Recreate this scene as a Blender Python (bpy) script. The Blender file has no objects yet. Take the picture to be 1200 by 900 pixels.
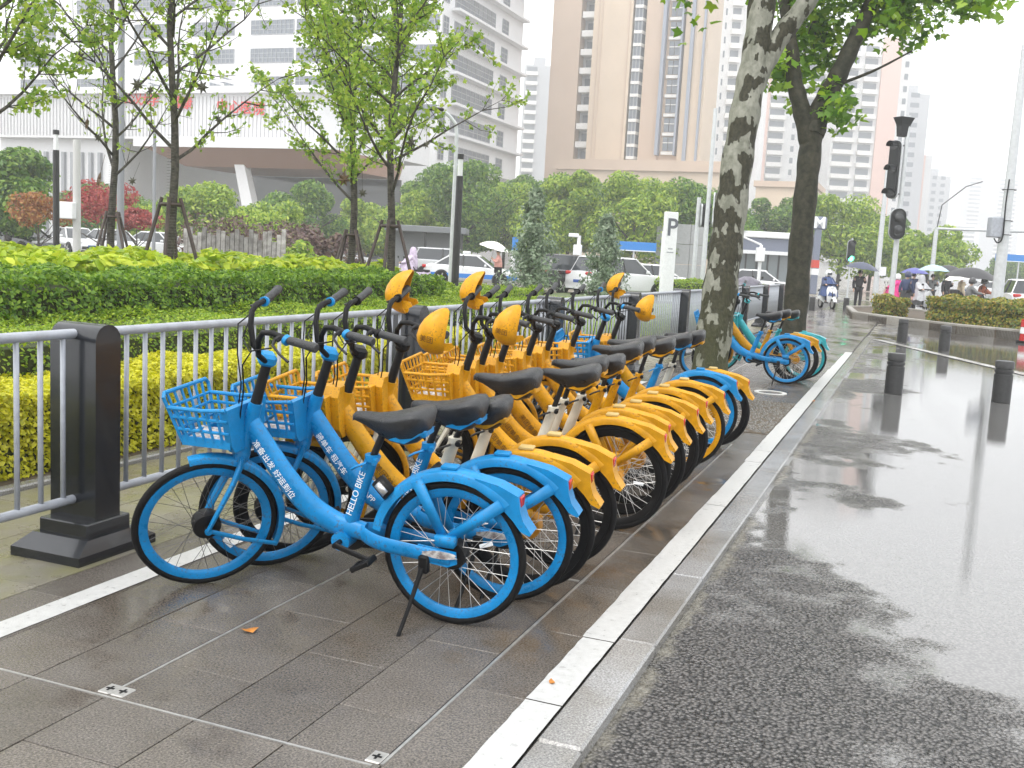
import bpy, bmesh, math, random
import numpy as np
from mathutils import Vector, Matrix, Euler
PI = math.pi
sc = bpy.context.scene
# ------------------------------------------------------------------ camera
F, PITCH, ROLL, YAW, HC = 1200.0, .1265, .0543, .3676, 1.56
cy_, sy_, cp_, sp_ = math.cos(YAW), math.sin(YAW), math.cos(PITCH), math.sin(PITCH)
FW = Vector((-sy_*cp_, cy_*cp_, -sp_)); RT0 = Vector((cy_, sy_, 0)); UP0 = RT0.cross(FW)
RT = math.cos(ROLL)*RT0 + math.sin(ROLL)*UP0
UP = -math.sin(ROLL)*RT0 + math.cos(ROLL)*UP0
cam = bpy.data.cameras.new('camera'); camo = bpy.data.objects.new('camera', cam); sc.collection.objects.link(camo)
camo.matrix_world = Matrix(((RT.x, UP.x, -FW.x, 0), (RT.y, UP.y, -FW.y, 0), (RT.z, UP.z, -FW.z, HC), (0, 0, 0, 1)))
cam.sensor_width = 36; cam.lens = 36*F/1200; cam.clip_end = 3000; cam.clip_start = .05
sc.camera = camo
# ------------------------------------------------------------------ sky, sun, exposure
w = bpy.data.worlds.new('World'); sc.world = w; w.use_nodes = True
nt = w.node_tree; nt.nodes.clear()
sky = nt.nodes.new('ShaderNodeTexSky'); sky.sky_type = 'NISHITA'; sky.sun_disc = False
SUN_EL, SUN_AZ = math.radians(58), math.radians(200)
sky.sun_elevation = SUN_EL; sky.sun_rotation = SUN_AZ; sky.air_density = 1.0; sky.dust_density = 4.0
hs = nt.nodes.new('ShaderNodeHueSaturation'); hs.inputs['Saturation'].default_value = .1
mixc = nt.nodes.new('ShaderNodeMix'); mixc.data_type = 'RGBA'; mixc.inputs[0].default_value = .82
cl = nt.nodes.new('ShaderNodeTexNoise'); cl.inputs['Scale'].default_value = 2.2; cl.inputs['Detail'].default_value = 5
clr = nt.nodes.new('ShaderNodeValToRGB'); clr.color_ramp.elements[0].color = (12.4, 12.7, 13.1, 1); clr.color_ramp.elements[1].color = (14.8, 14.8, 14.8, 1)
clr.color_ramp.elements[0].position = .35; clr.color_ramp.elements[1].position = .65
tc = nt.nodes.new('ShaderNodeTexCoord')
bg = nt.nodes.new('ShaderNodeBackground'); bg.inputs['Strength'].default_value = .118
out = nt.nodes.new('ShaderNodeOutputWorld')
L = nt.links.new
L(tc.outputs['Generated'], cl.inputs['Vector']); L(cl.outputs['Fac'], clr.inputs['Fac'])
L(sky.outputs[0], hs.inputs['Color']); L(hs.outputs[0], mixc.inputs[6]); L(clr.outputs['Color'], mixc.inputs[7])
L(mixc.outputs[2], bg.inputs['Color']); L(bg.outputs[0], out.inputs['Surface'])
sun = bpy.data.lights.new('sun', 'SUN'); sun.energy = 1.0; sun.angle = math.radians(25); sun.color = (1, .97, .92)
suno = bpy.data.objects.new('sun', sun); sc.collection.objects.link(suno)
sd = Vector((math.sin(SUN_AZ)*math.cos(SUN_EL), math.cos(SUN_AZ)*math.cos(SUN_EL), math.sin(SUN_EL)))
suno.rotation_euler = sd.to_track_quat('Z', 'Y').to_euler()
sc.view_settings.view_transform = 'Standard'; sc.view_settings.look = 'None'
sc.view_settings.exposure = .66; sc.view_settings.gamma = 1; sc.view_settings.use_curve_mapping = False
sc.render.engine = 'CYCLES'; sc.cycles.use_denoising = True
try: sc.cycles.denoiser = 'OPENIMAGEDENOISE'
except Exception: pass
sc.cycles.max_bounces = 6; sc.cycles.diffuse_bounces = 3; sc.cycles.glossy_bounces = 3; sc.cycles.transparent_max_bounces = 12; sc.cycles.volume_bounces = 1
sc.cycles.caustics_reflective = False; sc.cycles.caustics_refractive = False; sc.cycles.sample_clamp_indirect = 8

# ------------------------------------------------------------------ layout helpers
def at(px, py, D):                       # point seen at a pixel of the photograph at depth D metres
    return Vector((0, 0, HC)) + (FW*F + RT*(px-600) - UP*(py-450))*(D/F)
def ground(px, py, z=0.):
    d = FW*F + RT*(px-600) - UP*(py-450); return Vector((0, 0, HC)) + d*((z-HC)/d.z)
def base(px, D, py=290):                 # ground point under a pixel at depth D
    p = at(px, py, D); return Vector((p.x, p.y, 0))
def at_x(px, py, X): d = FW*F + RT*(px-600) - UP*(py-450); return Vector((0, 0, HC)) + d*(X/d.x)
def at_y(px, py, Y): d = FW*F + RT*(px-600) - UP*(py-450); return Vector((0, 0, HC)) + d*(Y/d.y)
LEFT = math.atan2(RT0.y, RT0.x)          # angle of the picture's horizontal in plan
col = sc.collection
rnd = random.Random(7)

# ------------------------------------------------------------------ mesh helpers
class MB:
    def __init__(s): s.v = []; s.f = []
    def add(s, v, f):
        n = len(s.v); s.v += [tuple(p) for p in v]; s.f += [tuple(i+n for i in q) for q in f]; return s
    def box(s, c, d, rz=0., ch=0., rot=None):
        x, y, z = d[0]/2, d[1]/2, d[2]/2
        if ch:
            P = []; Fc = []
            idx = {}
            for sx in (-1, 1):
                for sy in (-1, 1):
                    for sz in (-1, 1):
                        for k in range(3):
                            o = [x-ch, y-ch, z-ch]; o[k] += ch
                            idx[(sx, sy, sz, k)] = len(P); P.append((sx*o[0], sy*o[1], sz*o[2]))
            def q(*a): Fc.append([idx[i] for i in a])
            for k in range(3):
                a, b = [(1, 2), (2, 0), (0, 1)][k]
                for sg in (-1, 1):
                    loop = []
                    for sa, sb in ((-1, -1), (1, -1), (1, 1), (-1, 1)):
                        t = [0, 0, 0]; t[k] = sg; t[a] = sa; t[b] = sb; loop.append((t[0], t[1], t[2], k))
                    q(*(loop if sg > 0 else loop[::-1]))
                for sa in (-1, 1):
                    for sb in (-1, 1):
                        t0 = [0, 0, 0]; t0[k] = -1; t0[a] = sa; t0[b] = sb; t1 = t0[:]; t1[k] = 1
                        e = [(*t0, a), (*t1, a), (*t1, b), (*t0, b)]
                        q(*(e if sa*sb < 0 else e[::-1]))
            for sx in (-1, 1):
                for sy in (-1, 1):
                    for sz in (-1, 1):
                        e = [(sx, sy, sz, 0), (sx, sy, sz, 1), (sx, sy, sz, 2)]
                        q(*(e if sx*sy*sz > 0 else e[::-1]))
        else:
            P = [(-x, -y, -z), (x, -y, -z), (x, y, -z), (-x, y, -z), (-x, -y, z), (x, -y, z), (x, y, z), (-x, y, z)]
            Fc = [(3, 2, 1, 0), (4, 5, 6, 7), (0, 1, 5, 4), (1, 2, 6, 5), (2, 3, 7, 6), (3, 0, 4, 7)]
        m = rot if rot is not None else Matrix.Rotation(rz, 3, 'Z'); c = Vector(c)
        return s.add([m @ Vector(p) + c for p in P], Fc)
    def bx(s, x0, x1, y0, y1, z0, z1, ch=0.): return s.box(((x0+x1)/2, (y0+y1)/2, (z0+z1)/2), (abs(x1-x0), abs(y1-y0), abs(z1-z0)), ch=ch)
    def tube(s, pts, r, n=8, cap=True, sq=None):
        pts = [Vector(p) for p in pts]; m = len(pts)
        rs = r if isinstance(r, (list, tuple)) else [r]*m
        ref = None; rings = []
        for i in range(m):
            t = (pts[min(i+1, m-1)]-pts[max(i-1, 0)]).normalized()
            if ref is None: ref = Vector((0, 0, 1)) if abs(t.z) < .9 else Vector((1, 0, 0))
            a = (ref - t*ref.dot(t)).normalized(); b = t.cross(a); ref = a
            ra = rs[i]; rb = ra
            if isinstance(ra, tuple): ra, rb = ra
            rings.append([pts[i] + a*(ra*math.cos(2*PI*k/n)) + b*(rb*math.sin(2*PI*k/n)) for k in range(n)])
        return s.loft(rings, cap)
    def loft(s, rings, cap=True, closed=True):
        n = len(rings[0]); V = [p for rg in rings for p in rg]; Fc = []
        for i in range(len(rings)-1):
            for k in range(n if closed else n-1):
                a, b = i*n+k, i*n+(k+1) % n
                Fc.append((a, b, b+n, a+n))
        if cap: Fc.append(tuple(range(n))[::-1]); Fc.append(tuple(range((len(rings)-1)*n, len(rings)*n)))
        return s.add(V, Fc)
    def lathe(s, prof, c=(0, 0, 0), n=16, axis='z', cap=True):
        rings = []
        for r, h in prof:
            rg = []
            for k in range(n):
                a = 2*PI*k/n; p = (r*math.cos(a), r*math.sin(a), h)
                if axis == 'y': p = (p[0], -p[2], p[1])
                if axis == 'x': p = (p[2], p[0], p[1])
                rg.append(Vector(p)+Vector(c))
            rings.append(rg)
        return s.loft(rings, cap)
    def prism(s, poly, y0, y1, ax='y'):     # poly in (x,z), extruded along y (or poly in (x,y) along z, (y,z) along x)
        n = len(poly)
        mk = {'y': lambda a, b, t: (a, t, b), 'z': lambda a, b, t: (a, b, t), 'x': lambda a, b, t: (t, a, b)}[ax]
        V = [mk(a, b, y0) for a, b in poly]+[mk(a, b, y1) for a, b in poly]
        Fc = [tuple(range(n)), tuple(range(2*n-1, n-1, -1))]+[(k, k+n, (k+1) % n+n, (k+1) % n) for k in range(n)]
        return s.add(V, Fc)
    def torus(s, R, r, n=40, m=8, axis='y', c=(0, 0, 0)):
        rings = []
        for i in range(n+1):
            a = 2*PI*i/n; rg = []
            for k in range(m):
                b = 2*PI*k/m; q = R+r*math.cos(b); p = (q*math.cos(a), r*math.sin(b), q*math.sin(a))
                if axis == 'z': p = (p[0], p[2], p[1])
                if axis == 'x': p = (p[1], p[0], p[2])
                rg.append(Vector(p)+Vector(c))
            rings.append(rg)
        return s.loft(rings, False)
    def xf(s, M): s.v = [tuple(M @ Vector(p)) for p in s.v]; return s
    def mesh(s, name, mat, smooth=False, ang=None):
        me = bpy.data.meshes.new(name); me.from_pydata(s.v, [], s.f); me.materials.append(mat)
        bm = bmesh.new(); bm.from_mesh(me); bmesh.ops.recalc_face_normals(bm, faces=bm.faces); 
        if smooth and ang:
            for e in bm.edges:
                if len(e.link_faces) == 2 and e.calc_face_angle(0) > ang: e.smooth = False
        bm.to_mesh(me); bm.free()
        if smooth: me.polygons.foreach_set('use_smooth', [True]*len(me.polygons))
        me.update(); return me
def link(name, data, parent=None):
    o = bpy.data.objects.new(name, data); col.objects.link(o)
    if parent is not None: o.parent = parent
    return o
def obj(name, mb, mat, parent=None, smooth=False, ang=.7): return link(name, mb.mesh(name, mat, smooth, ang), parent)
def tag(o, label, cat, group=None):
    o['label'] = label; o['category'] = cat
    if group: o['group'] = group
    return o
def thing(name, label, cat, loc=(0, 0, 0), rz=0., group=None):
    o = link(name, None); o.location = loc; o.rotation_euler = (0, 0, rz); o.empty_display_size = .1
    return tag(o, label, cat, group)
def struct(o): o['kind'] = 'structure'; return o
def stuff(o): o['kind'] = 'stuff'; return o
def copy_tree(o, parent=None):
    c = o.copy(); col.objects.link(c)
    if parent is not None: c.parent = parent
    for ch in o.children: copy_tree(ch, c)
    return c

# ------------------------------------------------------------------ materials
MATS = {}
def pmat(name, c, rough=.5, metal=0., var=0., vscale=8., bump=0., bscale=60., coat=0., c2=None, rvar=0., emit=None, spec=None, rand=0., dirt=0.):
    if name in MATS: return MATS[name]
    m = bpy.data.materials.new(name); m.use_nodes = True; MATS[name] = m
    t = m.node_tree; b = t.nodes['Principled BSDF']
    b.inputs['Base Color'].default_value = (*c, 1); b.inputs['Roughness'].default_value = rough; b.inputs['Metallic'].default_value = metal
    if spec is not None: b.inputs['Specular IOR Level'].default_value = spec
    if coat: b.inputs['Coat Weight'].default_value = coat; b.inputs['Coat Roughness'].default_value = .08
    if emit: b.inputs['Emission Color'].default_value = (*emit[:3], 1); b.inputs['Emission Strength'].default_value = emit[3]
    if var or c2 or rvar or bump:
        g = t.nodes.new('ShaderNodeNewGeometry') if False else t.nodes.new('ShaderNodeTexCoord')
    if var or c2 or rvar:
        n = t.nodes.new('ShaderNodeTexNoise'); n.inputs['Scale'].default_value = vscale; n.inputs['Detail'].default_value = 6; n.inputs['Roughness'].default_value = .65
        t.links.new(g.outputs['Object'], n.inputs['Vector'])
    if var or c2:
        r = t.nodes.new('ShaderNodeValToRGB'); e = r.color_ramp.elements
        a = tuple(x*(1-var) for x in c); bb = c2 if c2 else tuple(min(1, x*(1+var)) for x in c)
        if c2: a = c
        e[0].position = .36; e[1].position = .64; e[0].color = (*a, 1); e[1].color = (*bb, 1)
        t.links.new(n.outputs['Fac'], r.inputs['Fac'])
        src = r.outputs['Color']
        if rand:
            oi = t.nodes.new('ShaderNodeObjectInfo'); mm = t.nodes.new('ShaderNodeMapRange'); mm.inputs['To Min'].default_value = 1-rand; mm.inputs['To Max'].default_value = 1+rand
            t.links.new(oi.outputs['Random'], mm.inputs['Value'])
            mx = t.nodes.new('ShaderNodeVectorMath'); mx.operation = 'SCALE'
            t.links.new(src, mx.inputs[0]); t.links.new(mm.outputs[0], mx.inputs['Scale']); src = mx.outputs[0]
        t.links.new(src, b.inputs['Base Color'])
    if dirt:
        nd = t.nodes.new('ShaderNodeTexNoise'); nd.inputs['Scale'].default_value = 75; nd.inputs['Detail'].default_value = 5; nd.inputs['Roughness'].default_value = .7; t.links.new(g.outputs['Object'], nd.inputs['Vector'])
        nm = t.nodes.new('ShaderNodeMath'); nm.operation = 'MULTIPLY_ADD'; nm.inputs[1].default_value = .55; t.links.new(n.outputs['Fac'], nm.inputs[0]); t.links.new(nd.outputs['Fac'], nm.inputs[2])
        md = t.nodes.new('ShaderNodeMapRange'); md.inputs['From Min'].default_value = .84; md.inputs['From Max'].default_value = .95; md.inputs['To Max'].default_value = dirt; t.links.new(nm.outputs[0], md.inputs['Value'])
        mx2 = t.nodes.new('ShaderNodeMix'); mx2.data_type = 'RGBA'; mx2.inputs[7].default_value = (.07, .055, .04, 1); t.links.new(md.outputs[0], mx2.inputs[0]); t.links.new(src, mx2.inputs[6]); t.links.new(mx2.outputs[2], b.inputs['Base Color'])
    if rvar:
        mr = t.nodes.new('ShaderNodeMapRange'); mr.inputs['From Min'].default_value = .3; mr.inputs['From Max'].default_value = .7
        mr.inputs['To Min'].default_value = max(.02, rough-rvar); mr.inputs['To Max'].default_value = rough+rvar
        t.links.new(n.outputs['Fac'], mr.inputs['Value']); t.links.new(mr.outputs[0], b.inputs['Roughness'])
    if bump:
        n2 = t.nodes.new('ShaderNodeTexNoise'); n2.inputs['Scale'].default_value = bscale; n2.inputs['Detail'].default_value = 4
        bp = t.nodes.new('ShaderNodeBump'); bp.inputs['Strength'].default_value = bump; bp.inputs['Distance'].default_value = .01
        t.links.new(g.outputs['Object'], n2.inputs['Vector']); t.links.new(n2.outputs['Fac'], bp.inputs['Height']); t.links.new(bp.outputs[0], b.inputs['Normal'])
    return m
def leafmat(name, cols, trans=.35, rough=.42):
    if name in MATS: return MATS[name]
    m = bpy.data.materials.new(name); m.use_nodes = True; MATS[name] = m; t = m.node_tree; t.nodes.clear()
    o = t.nodes.new('ShaderNodeOutputMaterial'); b = t.nodes.new('ShaderNodeBsdfPrincipled'); tr = t.nodes.new('ShaderNodeBsdfTranslucent'); mx = t.nodes.new('ShaderNodeMixShader')
    g = t.nodes.new('ShaderNodeNewGeometry'); r = t.nodes.new('ShaderNodeValToRGB'); cr = r.color_ramp
    while len(cr.elements) < len(cols): cr.elements.new(.5)
    for i, c in enumerate(cols): cr.elements[i].position = i/(len(cols)-1); cr.elements[i].color = (*c, 1)
    b.inputs['Roughness'].default_value = rough; mx.inputs[0].default_value = trans
    t.links.new(g.outputs['Random Per Island'], r.inputs['Fac']); t.links.new(r.outputs['Color'], b.inputs['Base Color']); t.links.new(r.outputs['Color'], tr.inputs['Color'])
    t.links.new(b.outputs[0], mx.inputs[1]); t.links.new(tr.outputs[0], mx.inputs[2]); t.links.new(mx.outputs[0], o.inputs['Surface'])
    return m
BLACK = pmat('black_rubber', (.006, .006, .0065), .5, var=.3, spec=.2)
TYRE = pmat('tyre_rubber', (.007, .007, .0075), .6, var=.25, bump=.2, bscale=90, spec=.15)
DARKM = pmat('dark_metal', (.012, .012, .013), .4, .2, spec=.3)
STEEL = pmat('brushed_steel', (.42, .41, .39), .38, .6, var=.15, vscale=20)
SILVER = pmat('silver_metal', (.6, .6, .6), .3, .8)
GREYP = pmat('grey_paint', (.34, .36, .40), .42, .1, var=.14, vscale=9, rvar=.15)
GLASS = pmat('dark_glass', (.03, .035, .042), .08, 0, spec=.7)
BGLASS = pmat('building_glass', (.13, .15, .18), .2, 0, spec=.7)
WHITE = pmat('white_paint', (.74, .75, .76), .35, var=.05)
REDL = pmat('red_lens', (.45, .015, .015), .2)
# ------------------------------------------------------------------ ground, pavement, road
def nodes(name):
    m = bpy.data.materials.new(name); m.use_nodes = True; MATS[name] = m; t = m.node_tree
    return m, t, t.nodes['Principled BSDF']
def NN(t, kind, **kw):
    n = t.nodes.new(kind)
    for k, v in kw.items():
        if k in n.inputs: n.inputs[k].default_value = v
        else: setattr(n, k, v)
    return n
def ramp(t, src, stops):
    r = t.nodes.new('ShaderNodeValToRGB'); cr = r.color_ramp
    while len(cr.elements) < len(stops): cr.elements.new(.5)
    for e, (p, c) in zip(cr.elements, stops): e.position = p; e.color = (*c, 1) if len(c) == 3 else c
    t.links.new(src, r.inputs['Fac']); return r.outputs['Color']
def maprange(t, src, a, b, c, d):
    n = NN(t, 'ShaderNodeMapRange'); 
    for k, v in zip(('From Min', 'From Max', 'To Min', 'To Max'), (a, b, c, d)): n.inputs[k].default_value = v
    t.links.new(src, n.inputs['Value']); return n.outputs[0]
def math_(t, op, a, b=None):
    n = NN(t, 'ShaderNodeMath', operation=op)
    for i, x in enumerate((a, b)):
        if x is None: continue
        if isinstance(x, (int, float)): n.inputs[i].default_value = x
        else: t.links.new(x, n.inputs[i])
    return n.outputs[0]
def noise(t, vec, scale, detail=4, rough=.55):
    n = NN(t, 'ShaderNodeTexNoise', Scale=scale, Detail=detail, Roughness=rough); t.links.new(vec, n.inputs['Vector']); return n.outputs['Fac']
def mixcol(t, f, a, b):
    n = NN(t, 'ShaderNodeMix', data_type='RGBA')
    for i, x in ((0, f), (6, a), (7, b)):
        if isinstance(x, (int, float)): n.inputs[i].default_value = x
        elif isinstance(x, tuple): n.inputs[i].default_value = (*x, 1)
        else: t.links.new(x, n.inputs[i])
    return n.outputs[2]

# wet asphalt with standing water
ASPH, t, b = nodes('wet_asphalt')
g = NN(t, 'ShaderNodeNewGeometry'); P = g.outputs['Position']
sep = NN(t, 'ShaderNodeSeparateXYZ'); t.links.new(P, sep.inputs[0])
vor = NN(t, 'ShaderNodeTexVoronoi', Scale=66.); t.links.new(P, vor.inputs['Vector'])
fine = noise(t, P, 130, 3); big = noise(t, P, .55, 5, .6); mid = noise(t, P, 2.6, 6, .65)
col0 = ramp(t, vor.outputs['Distance'], [(0, (.33, .31, .295)), (.38, (.135, .127, .122)), (.70, (.006, .006, .006))])
spk = ramp(t, noise(t, P, 85, 2, .5), [(.56, (0, 0, 0)), (.70, (.10, .098, .095))])
addc = NN(t, 'ShaderNodeMix', data_type='RGBA', blend_type='ADD'); addc.inputs[0].default_value = 1
t.links.new(col0, addc.inputs[6]); t.links.new(spk, addc.inputs[7])
# where water stands: the low ground away from the near strip
yy = maprange(t, sep.outputs['Y'], 2.0, 5.6, -.45, .38); xx = maprange(t, sep.outputs['X'], -.9, 1.3, -.22, .34)
wv = math_(t, 'ADD', math_(t, 'ADD', yy, xx), math_(t, 'ADD', math_(t, 'MULTIPLY', math_(t, 'SUBTRACT', big, .5), 2.3), math_(t, 'MULTIPLY', math_(t, 'SUBTRACT', mid, .5), .9)))
gr = math_(t, 'MULTIPLY', math_(t, 'SUBTRACT', fine, .5), .35)
pud = maprange(t, math_(t, 'ADD', wv, gr), .06, .22, 0, 1)
# cement smear along the kerb
cm = maprange(t, math_(t, 'ADD', sep.outputs['X'], math_(t, 'MULTIPLY', math_(t, 'SUBTRACT', noise(t, P, 4.5, 8, .75), .5), .34)), -.83, -.79, 1, 0)
cmcol = ramp(t, noise(t, P, 22, 5), [(.3, (.13, .115, .085)), (.7, (.34, .32, .27))])
c1 = mixcol(t, cm, addc.outputs[2], cmcol)
c2 = mixcol(t, math_(t, 'MULTIPLY', pud, .7), c1, (.15, .148, .145))
t.links.new(c2, b.inputs['Base Color'])
rr = maprange(t, mid, .3, .7, .2, .38)
rmix = NN(t, 'ShaderNodeMix', data_type='FLOAT'); t.links.new(pud, rmix.inputs[0]); t.links.new(rr, rmix.inputs[2]); rmix.inputs[3].default_value = .025
t.links.new(rmix.outputs[0], b.inputs['Roughness'])
t.links.new(maprange(t, pud, 0, 1, .55, 1.), b.inputs['Specular IOR Level'])
hgt = math_(t, 'ADD', math_(t, 'MULTIPLY', vor.outputs['Distance'], -1.2), fine)
bp = NN(t, 'ShaderNodeBump', Distance=.02); t.links.new(hgt, bp.inputs['Height']); t.links.new(maprange(t, pud, 0, 1, 1., .008), bp.inputs['Strength'])
t.links.new(bp.outputs[0], b.inputs['Normal'])

# wet granite
def granite(name, ca, cb, ra, rb, bs=.35, mossy=False, rand=.13, big=.8, film=False):
    m, t, b = nodes(name)
    g = NN(t, 'ShaderNodeNewGeometry'); P = g.outputs['Position']; oi = NN(t, 'ShaderNodeObjectInfo')
    sp = noise(t, P, 125, 3, .75); lg = noise(t, P, big, 5, .6); md = noise(t, P, 7, 5)
    c = ramp(t, sp, [(.3, ca), (.52, tuple((x+y)/2 for x, y in zip(ca, cb))), (.72, cb)])
    st = ramp(t, lg, [(.35, (.66, .62, .56)), (.6, (1, 1, 1))])
    mu = NN(t, 'ShaderNodeMix', data_type='RGBA', blend_type='MULTIPLY'); mu.inputs[0].default_value = 1; t.links.new(c, mu.inputs[6]); t.links.new(st, mu.inputs[7])
    sc_ = NN(t, 'ShaderNodeVectorMath', operation='SCALE'); t.links.new(mu.outputs[2], sc_.inputs[0]); t.links.new(maprange(t, oi.outputs['Random'], 0, 1, 1-rand, 1+rand), sc_.inputs['Scale'])
    fin = sc_.outputs[0]
    if mossy:
        ms = maprange(t, noise(t, P, 2.1, 6, .7), .42, .6, 0, .75); fin = mixcol(t, ms, fin, (.17, .165, .06))
    t.links.new(fin, b.inputs['Base Color'])
    t.links.new(maprange(t, math_(t, 'ADD', math_(t, 'MULTIPLY', lg, .6), math_(t, 'MULTIPLY', md, .4)), .38, .62, ra, rb), b.inputs['Roughness'])
    bp = NN(t, 'ShaderNodeBump', Distance=.008); bp.inputs['Strength'].default_value = bs
    if film: t.links.new(maprange(t, math_(t, 'ADD', math_(t, 'MULTIPLY', lg, .7), math_(t, 'MULTIPLY', md, .3)), .42, .58, .05, bs), bp.inputs['Strength'])
    t.links.new(math_(t, 'ADD', sp, math_(t, 'MULTIPLY', md, .5)), bp.inputs['Height']); t.links.new(bp.outputs[0], b.inputs['Normal'])
    return m
PAVER = granite('wet_granite_paver', (.032, .029, .025), (.25, .222, .195), .03, .24, .55, big=1.25, film=True)
PAVER2 = granite('mossy_paver', (.16, .15, .12), (.30, .28, .23), .2, .45, .4, True)
KERB = granite('wet_grey_kerb', (.11, .113, .116), (.44, .445, .45), .02, .13, .14, big=1.6)
CURB2 = granite('island_kerb_stone', (.22, .21, .19), (.40, .385, .35), .35, .6, .3)
PAINT = pmat('road_paint_white', (.47, .47, .46), .38, var=.1, vscale=30, rvar=.15, bump=.3, bscale=150)
SOIL = pmat('bed_soil', (.05, .035, .022), .8, c2=(.10, .075, .045), vscale=14, bump=1., bscale=40)
GRASSM = pmat('lawn_soil', (.06, .085, .03), .8, c2=(.10, .13, .04), vscale=10, bump=.8, bscale=50)

ZR = -.045
m = MB(); m.add([(-900, -60, ZR-.004), (900, -60, ZR-.004), (900, 1500, ZR-.004), (-900, 1500, ZR-.004)], [(0, 1, 2, 3)])
road = struct(obj('road', m, ASPH))
# pavement slab under the stones
pave = struct(obj('pavement', MB().bx(-4.92, -1.012, -1, 60, -.3, -.03), pmat('paver_bed', (.035, .032, .028), .6, var=.3, bump=.6)))
PX = [-1.02, -1.365, -1.70, -2.045, -2.415, -2.75, -3.10, -3.45]
rp = random.Random(3); n_p = 0
pm = {}
for ci in range(len(PX)-1):
    x1, x0 = PX[ci], PX[ci+1]
    key = round(x1-x0, 3)
    off = .335*(ci % 2) + (3.262-.67*5)
    k = 0
    while True:
        y0 = off+k*.67; k += 1
        if y0 > 25.5: break
        if y0 < 1.2: continue
        if ci in (0, 1) and False: continue
        if key not in pm: pm[key] = MB().box((0, 0, -.02), (x1-x0-.005, .667, .04), ch=.0018).mesh('paver', PAVER)
        o = link('paver', pm[key], pave); o.location = ((x0+x1)/2, y0+.335, rp.uniform(-.0012, .0012)); o.rotation_euler = (rp.uniform(-.002, .002), rp.uniform(-.003, .003), 0); n_p += 1
far = obj('far_paving', MB().bx(-3.45, -1.02, 25.6, 60, -.04, 0), PAVER, pave)
# slabs behind the railing
ms_ = MB().box((0, 0, -.02), (.34, .667, .04), ch=.002).mesh('paver', PAVER2)
for ci, x in enumerate((-3.625, -3.97, -4.315, -4.66)):
    for k in range(2, 19 if ci < 2 else 16):
        o = link('paver', ms_, pave); o.location = (x, .335*(ci % 2)+k*.67+.3, rp.uniform(-.002, .001))
obj('bed_edging', MB().bx(-4.93, -4.84, -1, 34, -.04, .03, ch=.01), KERB, pave)
obj('verge_paving', MB().bx(-4.83, -3.455, 13.6, 34, -.04, -.003), PAVER2, pave)
# steel drain frames and corner plates
sm = MB()
for x in (-1.365, -2.415):
    obj('drain_frame', MB().bx(x-.005, x+.005, 2.62, 9.0 if x > -2 else 25, -.02, .0035), STEEL, pave)
    obj('drain_gap', MB().bx(x-.0115, x-.0055, 2.62, 9.0 if x > -2 else 25, -.02, .0012), BLACK, pave)
obj('drain_frame', MB().bx(-3.45, -1.39, 2.598, 2.607, -.02, .0032), STEEL, pave)
for x, sgn in ((-2.44, -1), (-2.385, 1), (-1.40, -1)):
    p = obj('corner_plate', MB().box((x, 2.655, -.006), (.052, .07, .02), ch=.003), STEEL, pave)
    q = MB(); q.bx(x-.016, x+.016, 2.651, 2.659, 0, .0055); q.bx(x-.004, x+.004, 2.638, 2.672, 0, .0052); obj('key_slot', q, BLACK, p)
obj('drain_frame', MB().bx(-1.50, -1.38, 4.62, 4.64, -.02, .003), STEEL, pave)
# kerb stones
y = -1.0
while y < 26.4:
    l = 1.0 if y+1.0 < 26.4 else 26.45-y
    o = obj('kerb_stone', MB().box((-.926, y+l/2, -.15), (.158, l-.004, .30), ch=.009), KERB, pave); y += 1.0; o.location.z = rp.uniform(-.003, .001)
# painted lines (uneven edges)
def paint(x0, x1, y0, y1, amp, seed, z=.004, step=.06):
    r = random.Random(seed); m = MB(); n = int((y1-y0)/step)
    V = []; a0 = a1 = 0
    for i in range(n+1):
        y = y0+(y1-y0)*i/n; a0 = .6*a0+r.uniform(-amp, amp); a1 = .6*a1+r.uniform(-amp, amp)
        V += [(x0+a0, y, z), (x1+a1*.4, y, z)]
    m.add(V, [(2*i, 2*i+1, 2*i+3, 2*i+2) for i in range(n)]); return m
yj = [1.9, 3.262, 3.932, 6.6, 8.28, 8.84, 11.9, 14.3, 17.0, 21.]
for i in range(len(yj)-1):
    obj('painted_line', paint(-1.142+rp.uniform(-.012, .008), -1.006, yj[i]+.004, yj[i+1]-.004, .003, i), PAINT, pave)
obj('painted_line', paint(-3.245, -3.115, 1.5, 13, .002, 55), PAINT, pave)
# far edge of the lane: a light stone band running across to the right
a, c = Vector((-.84, 26.5)), Vector((5.2, 11.2)); d = (c-a).normalized(); nrm = Vector((-d.y, d.x))
nb = struct(obj('lane_edge', MB(), PAINT)) if False else None
strip = MB(); strip.add([(a.x, a.y, ZR+.006), (c.x, c.y, ZR+.006), (c.x+nrm.x*.22, c.y+nrm.y*.22, ZR+.006), (a.x+nrm.x*.22, a.y+nrm.y*.22, ZR+.006)], [(0, 1, 2, 3)])
struct(obj('path', strip, granite('pale_edge_stone', (.25, .245, .23), (.45, .44, .42), .15, .4)))
# planting bed and lawn behind the railing
struct(obj('planting_ground', MB().bx(-14, -4.93, -1, 30, -.25, .02), SOIL))
struct(obj('lawn', MB().bx(-13.9, -4.935, 14, 46, -.25, .03), GRASSM))
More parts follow.
